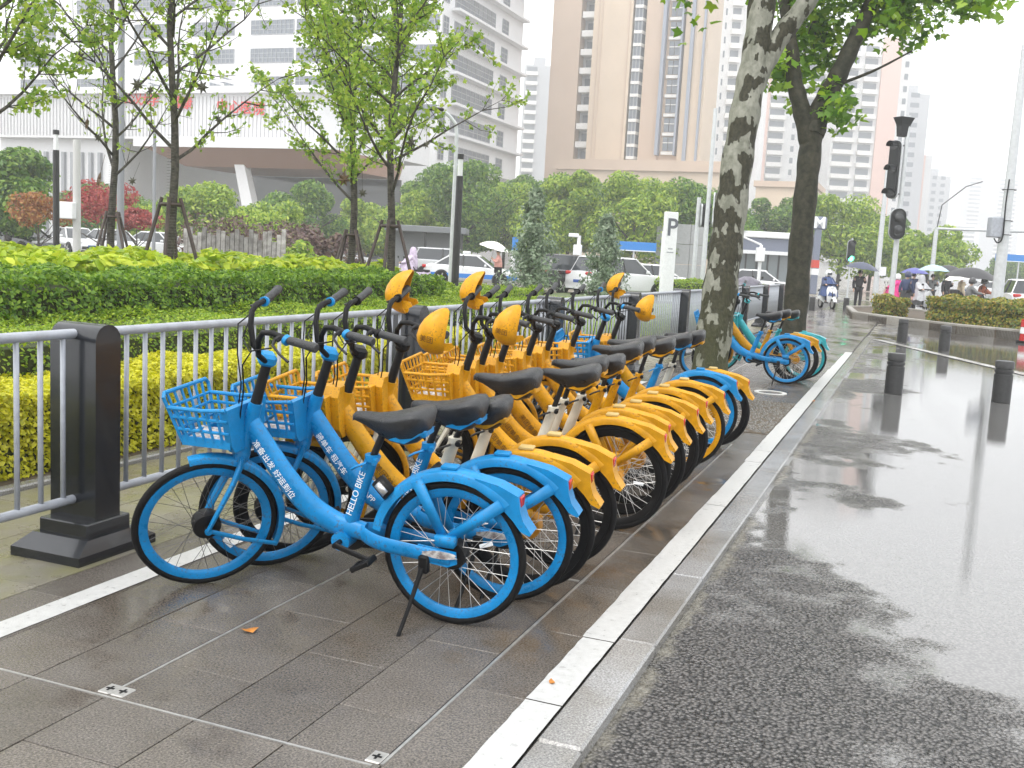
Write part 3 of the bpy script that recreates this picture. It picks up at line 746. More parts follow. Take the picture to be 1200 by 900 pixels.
for i, sides in ((3, (1, -1)), (4, (1, -1)), (11, (1, -1))):
    bpy.context.view_layer.update()
    bk = bikes[i]; hb = [c for c in bk.children if c.name.startswith('handlebar')][0]
    for s in sides:
        o = link('hand_cover', SH); who = {3: 'fourth', 4: 'fifth', 11: 'last'}[i]
        tag(o, 'yellow hand cover hooked on the %s grip of the %s bicycle in the row' % ('pavement-side' if s > 0 else 'hedge-side', who), 'hand cover', 'yellow hand covers')
        loc = Matrix.Translation((-.025, s*.30, .58)) @ Matrix.Rotation(.12 if s > 0 else -.62, 4, 'Z') @ Matrix.Rotation(.25, 4, 'Y')
        o.matrix_world = hb.matrix_world @ loc @ Matrix.Scale(.84, 4)
        if s > 0:
            me = text_mesh('美团', .045, LETD); q = link('lettering', me, o); an = math.radians(38)
            q.matrix_local = Matrix.Rotation(an, 4, 'Z') @ Matrix.Translation((.0985, 0, .012)) @ Matrix.Rotation(PI/2, 4, 'Z') @ Matrix.Rotation(PI/2, 4, 'X')
# fallen leaves
LM = pmat('dry_leaf', (.45, .17, .02), .5, var=.3)
lf = MB(); lf.add([(-.03, 0, .012), (-.015, .016, .004), (.012, .02, .010), (.034, .004, .018), (.016, -.017, .004), (-.012, -.015, .009), (0, 0, .006)], [(0, 1, 6), (1, 2, 6), (2, 3, 6), (3, 4, 6), (4, 5, 6), (5, 0, 6)])
lfm = lf.mesh('fallen_leaf', LM)
def leafat(x, y, rz, lb, s=1.):
    o = link('fallen_leaf', lfm); o.location = (x, y, .002); o.rotation_euler = (0, 0, rz); o.scale = (s, s, s); tag(o, lb, 'leaf', 'fallen leaves')
p = ground(292, 741); leafat(p.x, p.y, .4, 'orange fallen leaf lying by the steel drain joint on wet paving', 1.1)
p = ground(647, 800, .004); leafat(p.x, p.y, 2., 'small brown leaf lying on the white painted line', .6)
p = ground(953, 471); leafat(p.x, p.y, 1.2, 'small leaf at the kerb past the plane tree', 1.)
# ------------------------------------------------------------------ foliage
def leaf_mesh(name, mat, pts, size, rs, normals=None, shape='rhomb', flat=.0, svar=.4):
    """many small leaf faces, one island each"""
    n = len(pts); pts = np.asarray(pts, float)
    nr = rs.normal(size=(n, 3))
    if normals is not None: nr = nr*.6+np.asarray(normals)*1.0
    nr[:, 2] += flat; nr /= np.linalg.norm(nr, axis=1)[:, None]+1e-9
    t = rs.normal(size=(n, 3)); a = np.cross(nr, t); a /= np.linalg.norm(a, axis=1)[:, None]+1e-9; b = np.cross(nr, a)
    s = size*(1+svar*rs.uniform(-1, 1, n))[:, None]
    if shape == 'rhomb': T = [(0, -.5, 0), (.3, -.05, .05), (0, .5, 0), (-.3, -.05, .05)]
    elif shape == 'lobed':
        T = []
        for k in range(10):
            an = -PI/2+2*PI*k/10; r = (.52 if k % 2 == 0 else .3)
            if k == 0: r = .22
            T.append((r*math.cos(an), r*math.sin(an), (.06 if k % 2 else -.04)))
    else: T = [(0, -.5, 0), (.22, -.2, .04), (.2, .2, .04), (0, .5, 0), (-.2, .2, .04), (-.22, -.2, .04)]
    k = len(T); V = np.zeros((n, k, 3))
    for i, (x, y, z) in enumerate(T): V[:, i, :] = pts+s*(x*a+y*b+z*nr)
    me = bpy.data.meshes.new(name); me.vertices.add(n*k); me.vertices.foreach_set('co', V.reshape(-1))
    me.loops.add(n*k); me.polygons.add(n); me.loops.foreach_set('vertex_index', np.arange(n*k, dtype=np.int32))
    me.polygons.foreach_set('loop_start', np.arange(0, n*k, k, dtype=np.int32))
    try: me.polygons.foreach_set('loop_total', np.full(n, k, dtype=np.int32))
    except Exception: pass
    me.materials.append(mat); me.update(calc_edges=True); me.validate(); return me
RS = np.random.RandomState
L_YEL = leafmat('leaf_yellow', [(.40, .42, .015), (.62, .60, .02), (.74, .70, .05)], .4)
L_MID = leafmat('leaf_mid_green', [(.11, .22, .012), (.25, .39, .02), (.42, .53, .04)], .4)
L_DRK = leafmat('leaf_dark_green', [(.05, .13, .010), (.14, .28, .018), (.31, .46, .035)], .4)
L_BRT = leafmat('leaf_bright', [(.22, .36, .02), (.44, .56, .03), (.60, .66, .06)], .4)
L_PLN = leafmat('leaf_plane', [(.07, .18, .012), (.19, .37, .02), (.36, .52, .03)], .5)
L_YNG = leafmat('leaf_young', [(.15, .29, .03), (.30, .46, .045), (.48, .58, .08)], .45)
L_TR1 = leafmat('leaf_tree_green', [(.035, .10, .018), (.12, .25, .035), (.30, .43, .07)], .45)
L_TR2 = leafmat('leaf_tree_light', [(.08, .18, .02), (.27, .41, .04), (.50, .60, .09)], .45)
L_RED = leafmat('leaf_maple_red', [(.20, .025, .03), (.38, .06, .065), (.50, .14, .11)], .4)
L_ORG = leafmat('leaf_maple_bronze', [(.20, .07, .025), (.36, .14, .045), (.42, .25, .06)], .4)
L_CON = leafmat('leaf_conifer', [(.12, .18, .11), (.22, .30, .19), (.38, .45, .32)], .35)
L_ISL = leafmat('leaf_island', [(.05, .11, .015), (.16, .22, .02), (.36, .33, .03), (.38, .22, .04)], .3)
L_PUR = leafmat('leaf_purple', [(.08, .04, .045), (.14, .08, .07), (.18, .13, .08)], .3)
SHADE_CORE = pmat('hedge_shade_core', (.035, .045, .012), .8, var=.4)  # dark tone that paints the shade inside the hedges
BARK = pmat('young_bark', (.022, .02, .017), .7, spec=.2, c2=(.10, .09, .075), vscale=14, bump=.8, bscale=40)
BARKT = pmat('far_bark', (.07, .06, .05), .8, var=.3)
def wob(x, y, s): return math.sin(x*2.1+s)*.5+math.sin(y*1.7+s*2.3)*.5+math.sin((x+y)*4.3+s*.7)*.35
def hedge(name, label, x0, x1, y0, y1, h, mat, dens, size, seed, z0=.02, bump=.07, shape='rhomb', cat='hedge', flat=.25, svar=.4, loc=(0, 0, 0), rz=0.):
    rs = RS(seed); lx, ly = x1-x0, y1-y0
    areas = [lx*ly, ly*(h-z0), lx*(h-z0), lx*(h-z0), ly*(h-z0)*.4]
    pts, nrm = [], []
    for fi, A in enumerate(areas):
        n = int(A*dens); u, v = rs.uniform(0, 1, n), rs.uniform(0, 1, n)**(.85)
        for a, b_ in zip(u, v):
            if fi == 0: p = [x0+a*lx, y0+b_*ly, h]; q = [0, 0, 1]
            elif fi == 1: p = [x1, y0+a*ly, z0+b_*(h-z0)]; q = [1, 0, .4]
            elif fi == 2: p = [x0+a*lx, y0, z0+b_*(h-z0)]; q = [0, -1, .4]
            elif fi == 3: p = [x0+a*lx, y1, z0+b_*(h-z0)]; q = [0, 1, .4]
            else: p = [x0, y0+a*ly, z0+b_*(h-z0)]; q = [-1, 0, .4]
            k = wob(p[0]*1.6, p[1]*1.6, seed)*bump; k2 = wob(p[1]*3.3, p[2]*5., seed+3)*bump*.7
            dpt = -abs(rs.normal())*bump*.9
            p[2] += (k if fi == 0 else 0)+(dpt if fi == 0 else 0)
            p[0] += q[0]*(k2+dpt*.8); p[1] += q[1]*(k2+dpt*.8)
            pts.append(p); nrm.append(q)
    t = thing(name, label, cat, loc, rz)
    link('foliage', leaf_mesh('foliage', mat, pts, size, rs, nrm, shape, flat, svar), t)
    ins = bump*1.5
    nx = max(2, int(lx/.3)); ny = max(2, int(ly/.3)); V = []
    obj('shade_core', MB().bx(x0+ins, x1-ins, y0+ins, y1-ins, z0-.02, h-ins*1.2), SHADE_CORE, t)  # solid filler box behind the leaves, its dark colour stands in for inner shade
    return t
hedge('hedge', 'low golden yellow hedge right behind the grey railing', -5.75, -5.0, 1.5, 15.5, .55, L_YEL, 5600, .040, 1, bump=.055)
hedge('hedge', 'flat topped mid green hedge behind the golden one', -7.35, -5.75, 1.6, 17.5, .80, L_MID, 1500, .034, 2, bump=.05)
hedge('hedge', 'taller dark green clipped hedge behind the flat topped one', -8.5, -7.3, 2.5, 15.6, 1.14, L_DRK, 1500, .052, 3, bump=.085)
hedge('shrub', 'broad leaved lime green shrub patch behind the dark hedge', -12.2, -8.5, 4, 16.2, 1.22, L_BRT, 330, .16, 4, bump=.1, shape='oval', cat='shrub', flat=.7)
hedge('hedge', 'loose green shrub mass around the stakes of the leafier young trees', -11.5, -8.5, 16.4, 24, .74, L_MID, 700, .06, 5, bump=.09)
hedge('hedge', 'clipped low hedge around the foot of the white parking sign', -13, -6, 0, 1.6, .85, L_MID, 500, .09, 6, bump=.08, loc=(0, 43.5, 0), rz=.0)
rs = RS(77); n = 22000
gp = np.stack([rs.uniform(-13, -4.98, n), rs.uniform(15, 36, n)**1, np.full(n, .05)], 1)
gme = leaf_mesh('grass', L_YNG, gp, .14, rs, np.tile([1., 0, .1], (n, 1)), 'rhomb', -.2)
stuff(tag(link('grass', gme), 'unmown grass and low ground cover between the railing and the conifers', 'grass'))
# island hedges
pI = ground(1128, 378, .2)
dI = (Vector((isl[3].x, isl[3].y))-Vector((isl[0].x, isl[0].y))).normalized(); aI = math.atan2(dI.y, dI.x)
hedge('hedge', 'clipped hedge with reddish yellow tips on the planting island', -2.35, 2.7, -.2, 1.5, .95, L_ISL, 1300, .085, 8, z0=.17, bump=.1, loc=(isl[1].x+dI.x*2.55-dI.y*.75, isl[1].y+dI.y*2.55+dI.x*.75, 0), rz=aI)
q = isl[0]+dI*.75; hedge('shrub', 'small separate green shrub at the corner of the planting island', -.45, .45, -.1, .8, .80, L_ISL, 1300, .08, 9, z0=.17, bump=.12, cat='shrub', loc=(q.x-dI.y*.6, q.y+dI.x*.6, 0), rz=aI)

# ---- background trees
def blob_pts(rs, c, r, n):
    d = rs.normal(size=(n, 3)); d /= np.linalg.norm(d, axis=1)[:, None]
    rad = rs.uniform(.55, 1.05, n)**.6
    return np.asarray(c)+d*rad[:, None]*np.asarray(r), d
def bgtree(name, label, x, y, h, w, mat, seed, n=4200, leaf=.42, trunk_h=None, group=None, blobs=20, lowc=.3, cat='tree', tr=.16):
    rs = RS(seed); t = thing(name, label, cat, (x, y, 0), 0, group)
    th = trunk_h or h*.35; pts, nr = [], []
    for k in range(blobs):
        u = rs.uniform(0, 1); z = h*(lowc+(.92-lowc)*u); rr = w*.5*(1.05-.75*abs(u-.35)**1.2)
        a = rs.uniform(0, 2*PI); d = rr*.74*math.sqrt(rs.uniform(.1, 1)); r_ = rr*rs.uniform(.26, .5)
        p, d_ = blob_pts(rs, (d*math.cos(a), d*math.sin(a), z), (r_, r_, r_*.72), n//blobs); pts.append(p); nr.append(d_)
    pts = np.concatenate(pts); nr = np.concatenate(nr)
    link('crown', leaf_mesh('crown', mat, pts, leaf, rs, nr*.8, 'oval', .3), t)
    m = MB(); m.tube([(0, 0, 0), (.05, 0, th*.5), (-.03, .05, th), (0, 0, h*.7)], [tr, tr*.85, tr*.7, tr*.25], 8)
    for k in range(5):
        a = rs.uniform(0, 2*PI); z0 = th*rs.uniform(.75, 1.2); l = w*.35
        m.tube([(0, 0, z0), (l*.5*math.cos(a), l*.5*math.sin(a), z0+h*.12), (l*math.cos(a), l*math.sin(a), z0+h*.28)], [tr*.5, tr*.35, tr*.12], 6)
    obj('trunk', m, BARKT, t, True); return t
def hz(px, D, ytop):      # height that puts a top at a pixel row
    b = base(px, D); a = at(px, ytop, D); return a.z
BT = [(505, 92, 205, 9.5, L_TR1, 'broad green tree behind the bus shelter roof, beside the white tower'), (548, 80, 185, 11, L_TR1, 'tall green tree rising between the street lamp and the white tower'), (590, 86, 210, 9, L_TR2, 'round light green tree behind the white taxi'),
      (640, 90, 205, 9.5, L_TR1, 'green tree in the row behind the pointed conifer'), (665, 76, 200, 9, L_TR2, 'light green bushy tree in the row before the tan tower'), (705, 88, 208, 10, L_TR1, 'dark green tree in the row behind the dark car'),
      (742, 74, 206, 9.5, L_TR2, 'wide light green tree above the small blue sign'), (785, 84, 210, 10, L_TR1, 'green tree standing behind the white parking sign'), (815, 76, 212, 8.5, L_TR1, 'green tree next to the twin traffic signal poles'),
      (610, 105, 205, 8, L_TR1, 'slim dark tree at the gap between white and tan towers'), (470, 78, 225, 7, L_TR2, 'yellowish green tree behind the staked young trees'), (905, 92, 232, 8, L_TR1, 'green tree seen between the two plane trunks'),
      (985, 84, 228, 10.5, L_TR2, 'large olive green tree beside the transit pillar'), (1022, 88, 245, 8, L_TR1, 'darker green tree between the transit pillar and the signal pole'), (1090, 78, 263, 6.6, L_TR2, 'rounded bright green tree behind the crowd with umbrellas'),
      (1192, 150, 300, 9, L_TR1, 'hazy green tree behind the tall grey mast'),
      (8, 46, 172, 5.5, L_TR1, 'airy green tree beside the bronze maple'), (228, 62, 212, 7, L_TR2, 'light green tree in front of the brown canopy'), (262, 66, 218, 6, L_TR2, 'fresh green round tree left of the slanting white column'),
      (318, 58, 238, 5.5, L_TR2, 'yellow green bush under the canopy, right of the slanting column'), (355, 74, 215, 8, L_TR1, 'green tree behind the leafier staked trees'), (165, 66, 240, 5, L_TR2, 'pale green shrub tree between the red maple and the staked tree'),
      (430, 82, 235, 8, L_TR2, 'yellow green tree seen between the paired staked trunks'), (120, 70, 215, 7, L_TR1, 'green tree behind the red maple')]
for i, (px, D, yt, wd, mt, lb) in enumerate(BT):
    b = base(px, D); bgtree('street_tree', lb, b.x, b.y, hz(px, D, yt), wd, mt, 100+i, n=int(6000+wd*700), leaf=.19+.0012*D)
for px, D, yt, wd, mt, lb, nm in [(45, 40, 226, 3.0, L_ORG, 'bronze leaved maple by the parked cars', 'maple_tree'), (118, 42, 214, 4.2, L_RED, 'crimson maple beside the white post', 'maple_tree'), (160, 46, 240, 2.2, L_RED, 'small crimson maple shoot right of the first staked trunk', 'maple_tree')]:
    b = base(px, D); bgtree(nm, lb, b.x, b.y, hz(px, D, yt), wd, mt, int(px), n=2200, leaf=.15, lowc=.66, tr=.05, blobs=16)
for px, D, yt, wd, mt, lb in [(262, 44, 258, 5.5, L_PUR, 'dull purple shrub above the weathered plank wall'), (330, 43, 262, 4.6, L_PUR, 'dull purple shrub at the end of the plank wall'), (300, 46, 240, 3.6, L_TR2, 'yellow green dome shrub behind the plank wall'),
                              (340, 36, 285, 3., L_TR2, 'feathery light green shrub at the end of the hedge'), (375, 38, 275, 3.2, L_PUR, 'brownish shrub beside the staked trunk')]:
    b = base(px, D); bgtree('shrub', lb, b.x, b.y, hz(px, D, yt), wd, mt, int(px)+1, n=2200, leaf=.17, lowc=.3, cat='shrub', tr=.04)
# conifers
def conifer(px, D, yt, w_, lb, seed):
    b = base(px, D); h = hz(px, D, yt); rs = RS(seed); t = thing('conifer', lb, 'conifer', (b.x, b.y, 0))
    pts, nr = [], []
    for k in range(190):
        u = rs.uniform(.02, 1)**.8; z = h*(.04+.96*u); L_ = w_*.5*(1-u)**.8*(.7+.5*rs.uniform())+.06; a = rs.uniform(0, 2*PI)
        n = 40; s = rs.uniform(.1, 1, n); p = np.stack([s*L_*math.cos(a), s*L_*math.sin(a), z+s*L_*.55], 1)+rs.normal(size=(n, 3))*.055
        pts.append(p); nr.append(np.tile([math.cos(a), math.sin(a), .6], (n, 1)))
    link('crown', leaf_mesh('crown', L_CON, np.concatenate(pts), .095, rs, np.concatenate(nr), 'oval'), t)
    obj('trunk', MB().tube([(0, 0, 0), (0, 0, h*.95)], [.07, .01], 8), BARKT, t, True)
conifer(625, 27, 226, 1.75, 'blue green pointed conifer left of the dark car', 11)
conifer(710, 29, 256, 1.5, 'smaller blue green conifer in front of the white cars', 12)

# ---- staked young trees
def young(label, px, D, seed, lean=0., leafy=1., top=9., z0=2.3, tr=.085, step=.26):
    rs = RS(seed); b = base(px, D); t = thing('young_tree', label, 'tree', (b.x, b.y, 0), 0, 'staked young trees')
    m = MB(); lp = []; nr = []
    tp = [Vector((lean*z+.04*math.sin(z*1.7+seed), .03*math.cos(z*1.3+seed), z)) for z in np.linspace(0, top, 14)]
    m.tube(tp, [tr*(1-.82*i/13) for i in range(14)], 9)
    obj('trunk', m, BARK, t, True)
    lm = MB(); z = z0; a = rs.uniform(0, 6)
    while z < top-.4:
        u = (z-z0)/(top-z0); ln = (2.5-1.5*u)*rs.uniform(.75, 1.2); el = math.radians(rs.uniform(22, 50)+18*u)
        d = Vector((math.cos(a)*math.cos(el), math.sin(a)*math.cos(el), math.sin(el)))
        p = Vector((lean*z, 0, z)); pts = [p]; dd = d.copy()
        for k in range(6):
            dd = (dd+Vector((rs.normal()*.10, rs.normal()*.10, .08+rs.normal()*.06))).normalized(); pts.append(pts[-1]+dd*ln/6)
        lm.tube(pts, [.028*(1-u*.5)*(1-.85*k/6) for k in range(7)], 6)
        for k in range(1, 7):
            for q in range(2):
                sd = (dd+Vector(rs.normal(size=3))*.75).normalized(); l2 = ln*.28*rs.uniform(.5, 1.2); e0 = pts[k]; e1 = e0+sd*l2*.5; e2 = e1+(sd+Vector((0, 0, .25))).normalized()*l2*.5
                lm.tube([e0, e1, e2], [.009, .006, .003], 4, False)
                nl = int(rs.poisson(12*leafy))
                for _ in range(nl):
                    f = rs.uniform(.2, 1.1); lp.append(tuple(e0.lerp(e2, f)+Vector(rs.normal(size=3))*.055))
        z += step*rs.uniform(.7, 1.3); a += 2.4+rs.uniform(-.3, .3)
    obj('branches', lm, BARK, t, True)
    link('leaves', leaf_mesh('leaves', L_YNG, lp, .08, rs, None, 'lobed', .3), t)
    gw = MB().lathe([(tr*1.12, .55), (tr*1.1, 1.05)], n=10, cap=False); obj('green_wrap', gw, pmat('green_net', (.02, .12, .10), .6, var=.4, vscale=40), t, True)
    ww = MB()
    for k in range(46):
        zz = 1.1+k*.042; ww.torus(tr*(1.0-.5*zz/top)+.002, .0014, 10, 4, 'z', (lean*zz, 0, zz))
    obj('light_wire', ww, pmat('wire_pale', (.16, .16, .15), .5), t)
    return b
def stakes(label, b, h, seed, sp=.72):
    t = thing('tree_stakes', label, 'tree stakes', b, seed*.7, 'timber tripods around young trees'); STK = pmat('stake_dark_wood', (.045, .03, .024), .6, var=.4, vscale=10)
    for k in range(4):
        a = PI/4+k*PI/2; obj('stake', MB().tube([(sp*math.cos(a), sp*math.sin(a), -.05), (.13*math.cos(a), .13*math.sin(a), h)], .028, 7), STK, t, True)
    obj('collar', MB().torus(.13, .03, 14, 6, 'z', (0, 0, h-.1)), STK, t, True)
YT = [('sparse young tree with a bare dark trunk beside the thin grey pole', 132, 20, 21, 0., .35, 1.95), ('sparse young tree with a wired trunk and thin green leaves', 200, 15, 22, .0, 1.15, 2.1),
      ('slim leafy young tree, thinner of the close pair', 411, 20, 23, .0, 3.6, 1.85), ('leafy young tree with wrapped trunk, taller of the close pair', 456, 17, 24, .0, 2.2, 2.0), ('leafy young tree mostly hidden past the hedge end, only branches seen', -12, 13.5, 25, .0, 4.5, 2.0)]
SL = ['dark timber stakes bracing the bare trunk near the thin grey pole', 'dark timber stakes bracing the wired trunk before the plank wall', 'dark timber stakes bracing the thinner tree of the close pair', 'dark timber stakes bracing the taller tree of the close pair', 'timber stakes bracing the tree past the hedge end']
for (lb, px, D, sd, ln, lf_, sh), sl in zip(YT, SL):
    b = young(lb, px, D, sd, ln, lf_, z0=2.6 if px < 300 else 2.4, top=8.2 if D < 18 else 9.5, tr=.078 if D < 18 else .085, step=.26 if px < 300 else .2)
    if px > 0: stakes(sl, b, sh, sd)
# hanging star ornaments
STARM = pmat('star_olive', (.05, .048, .028), .4, .2, var=.2); STARG = pmat('star_bronze', (.09, .05, .02), .4, .2, var=.2)
def star_mb(r):
    m = MB(); V = []
    for k in range(14):
        a = PI/2+PI*k/7; rr = r if k % 2 == 0 else r*.45; V.append((rr*math.cos(a), 0, rr*math.sin(a)))
    n = 14; V += [(0, -r*.22, 0), (0, r*.22, 0)]
    m.add(V, [(k, (k+1) % n, n) for k in range(n)]+[((k+1) % n, k, n+1) for k in range(n)]); m.tube([(0, 0, r), (0, 0, r+.25)], .003, 4); return m
ST = [(93, 67, 16, 7), (161, 99, 15.5, 7), (176, 106, 16, 6), (237, 102, 15, 7.5), (102, 145, 16, 7), (115, 161, 18, 5), (154, 145, 17, 6.5), (256, 140, 15, 5.5), (116, 210, 17, 8.5), (482, 167, 17, 7.5), (500, 169, 17.5, 5.5), (403, 210, 18, 8), (155, 212, 19, 5), (425, 226, 18, 5)]
SN = ['high beside the bare trunk', 'above the red letters, larger of two', 'just right of the larger one above the red letters', 'over the end of the red lettering branch', 'on the white wall beside the bare trunk, tilted', 'small, under the tilted one', 'at the right of the bare trunk over the white wall', 'under the red lettering, narrow', 'big, dark, beside the bare trunk over the crimson maple', 'on the lowest long branch of the taller pair tree', 'narrow, next to the big one on the low branch', 'on the thinner tree of the pair', 'pale, hanging over the crimson maple', 'low between the paired trunks']
for i, ((px, py, D, rp_), s) in enumerate(zip(ST, SN)):
    D -= 1.8
    o = obj('star_ornament', star_mb(rp_*1.2/1200*D), STARG if i in (4, 8, 11) else STARM); o.location = at(px, py, D); o.rotation_euler = (.2*math.sin(i*3), .3*math.sin(i*1.7), LEFT+1.1*math.sin(i*2.9))
    tag(o, 'metal star '+s, 'ornament', 'hanging stars')

# ---- plane trees
PB, t, b_ = nodes('plane_bark')
tcn = NN(t, 'ShaderNodeTexCoord'); P = tcn.outputs['Object']
mp = NN(t, 'ShaderNodeMapping'); mp.inputs['Scale'].default_value = (1, 1, .55); t.links.new(P, mp.inputs['Vector']); P2 = mp.outputs[0]
n1 = noise(t, P2, 6.4, 3, .5); n2 = noise(t, P2, 14, 5); n3 = noise(t, P2, 40, 4)
sepz = NN(t, 'ShaderNodeSeparateXYZ'); t.links.new(P, sepz.inputs[0])
k1 = math_(t, 'ADD', math_(t, 'ADD', n1, maprange(t, sepz.outputs['Z'], .2, 3.4, -.07, .035)), math_(t, 'MULTIPLY', math_(t, 'SUBTRACT', n2, .5), .14))
flake = ramp(t, k1, [(.492, (0, 0, 0)), (.505, (1, 1, 1))])
pale = ramp(t, n2, [(.35, (.15, .155, .12)), (.65, (.27, .27, .225))]); brn = ramp(t, n3, [(.3, (.018, .018, .011)), (.7, (.055, .052, .032))])
moss = maprange(t, math_(t, 'ADD', sepz.outputs['Z'], math_(t, 'MULTIPLY', n1, 2.2)), 1.4, 2.6, .75, 0)
fl2 = mixcol(t, flake, brn, pale); cfin = mixcol(t, math_(t, 'MULTIPLY', moss, n2), fl2, (.065, .075, .02))
t.links.new(cfin, b_.inputs['Base Color']); b_.inputs['Roughness'].default_value = .65; b_.inputs['Specular IOR Level'].default_value = .25
bp = NN(t, 'ShaderNodeBump', Distance=.02); bp.inputs['Strength'].default_value = .7; t.links.new(math_(t, 'ADD', math_(t, 'MULTIPLY', flake, -.4), n3), bp.inputs['Height']); t.links.new(bp.outputs[0], b_.inputs['Normal'])
PB2 = pmat('plane_bark_mossy', (.010, .012, .005), .65, c2=(.045, .041, .026), spec=.2, vscale=7, bump=.9, bscale=30)
def limbs(t, m_list, mat):
    m = MB()
    for pts, rs_ in m_list:
        c = curve(pts, 5); n = len(c); rr = [rs_[0]+(rs_[1]-rs_[0])*i/(n-1) for i in range(n)]; m.tube(c, [r*(1+.06*math.sin(i*1.9)) for i, r in enumerate(rr)], 16)
    return m
def plane_tree(label, b, trunk, limb_list, leafpts, mat, seed, leaf=.17):
    t = thing('plane_tree', label, 'tree', b, 0, 'plane trees along the kerb'); bv = Vector(b)
    sub = lambda pts: [Vector(p)-bv for p in pts]
    obj('trunk', limbs(t, [(sub(trunk[0]), trunk[1])], mat), mat, t, True)
    for pts, rs_ in limb_list: obj('limb', limbs(t, [(sub(pts), rs_)], mat), mat, t, True)
    rs = RS(seed); tw = MB(); lp = []
    for c, r, n, root in leafpts:
        c = Vector(c)-bv; root = Vector(root)-bv
        for k in range(max(3, n//55)):
            e = c+Vector(rs.normal(size=3)*np.array(r)*.75); mid_ = root.lerp(e, .5)+Vector(rs.normal(size=3))*.12
            tw.tube([root, mid_, e], [.016, .010, .004], 5, False)
            for q in range(55):
                f = rs.uniform(.45, 1.12); p_ = (mid_.lerp(e, (f-.5)*2) if f > .5 else root.lerp(mid_, f*2))+Vector(rs.normal(size=3))*.20
                lp.append(tuple(p_))
    obj('twigs', tw, BARKT, t, True)
    link('leaves', leaf_mesh('leaves', L_PLN, lp, leaf, rs, np.tile([0, -.3, .5], (len(lp), 1)), 'lobed', .2, .35), t)
A0 = (-1.97, 11.03, 0)
tA = [(-1.97, 11.02, -.1), (-1.98, 11.07, .46), (-1.96, 11.17, 1.2), (-1.94, 11.27, 1.84), (-1.92, 11.37, 2.58), (-1.88, 11.49, 3.32), (-1.84, 11.58, 3.85), (-1.83, 11.66, 4.5), (-1.8, 11.8, 5.6), (-1.9, 11.9, 7.)]
lA = [([(-1.86, 11.53, 3.45), (-1.68, 11.66, 3.92), (-1.42, 11.81, 4.36), (-1.2, 11.95, 4.75), (-.7, 12.2, 5.5), (-.2, 12.4, 6.3)], (.13, .06)), ([(-1.84, 11.6, 4.4), (-2.2, 11.9, 4.9), (-2.9, 12.3, 5.6)], (.1, .05))]
fA = [((-2.55, 12.3, 5.02), (.34, .4, .1), 330, (-2.5, 12.1, 5.6)), ((-.3, 12.4, 5.05), (.8, .6, .16), 420, (-.4, 12.3, 6.0)), ((.35, 12.7, 4.95), (.6, .4, .14), 160, (.2, 12.6, 5.7)), ((-1.1, 12.3, 5.4), (.9, .6, .3), 400, (-.7, 12.2, 5.6)), ((-1.9, 12.2, 6.4), (1.6, 1.2, .8), 900, (-1.8, 11.8, 5.8))]
plane_tree('plane tree with flaking pale patched trunk leaning over the bicycle row', A0, (tA, (.205, .125)), lA, fA, PB, 31, .15)
B0 = (-2.27, 21.55, 0)
tB = [(-2.27, 21.55, -.1), (-2.22, 21.63, .35), (-2.25, 21.81, 1.83), (-2.26, 22., 3.22), (-2.26, 22.16, 4.3), (-2.24, 22.2, 4.75)]
lB = [([(-2.28, 22.12, 4.1), (-2.52, 22.1, 4.85), (-2.70, 22.11, 5.4), (-2.8, 22.15, 6.), (-3.06, 22.2, 7.), (-3.3, 22.3, 8.2)], (.2, .09)), ([(-2.25, 22.15, 4.3), (-2.12, 22.3, 4.9), (-1.9, 22.42, 5.45), (-1.68, 22.6, 6.1), (-1.38, 22.86, 7.1), (-1.1, 23.1, 8.4)], (.24, .12)), ([(-1.95, 22.4, 5.3), (-1.2, 22.4, 5.6), (-.5, 22.5, 6.0)], (.04, .015))]
fB = [((-2.25, 23.1, 6.15), (.35, .4, .4), 640, (-2.5, 22.9, 6.8)), ((-2.5, 22.9, 7.35), (.8, .8, .5), 800, (-2.6, 22.4, 7.2)), ((-.7, 23.3, 7.0), (.75, .6, .35), 1000, (-1.2, 22.9, 7.3)), ((.4, 23.2, 7.35), (.9, .6, .3), 600, (-.3, 23., 7.6)), ((-3.1, 22.1, 5.5), (.12, .2, .25), 90, (-2.75, 22.1, 5.9)), ((-1.6, 22.5, 7.6), (1.6, 1.2, .5), 1000, (-1.6, 22.7, 7.7)), ((-1.9, 22.3, 4.9), (.1, .15, .12), 60, (-2.1, 22.3, 5.))]
plane_tree('forked mossy plane tree beyond the trio of bicycles', B0, (tB, (.25, .22)), lB, fB, PB2, 32, .2)
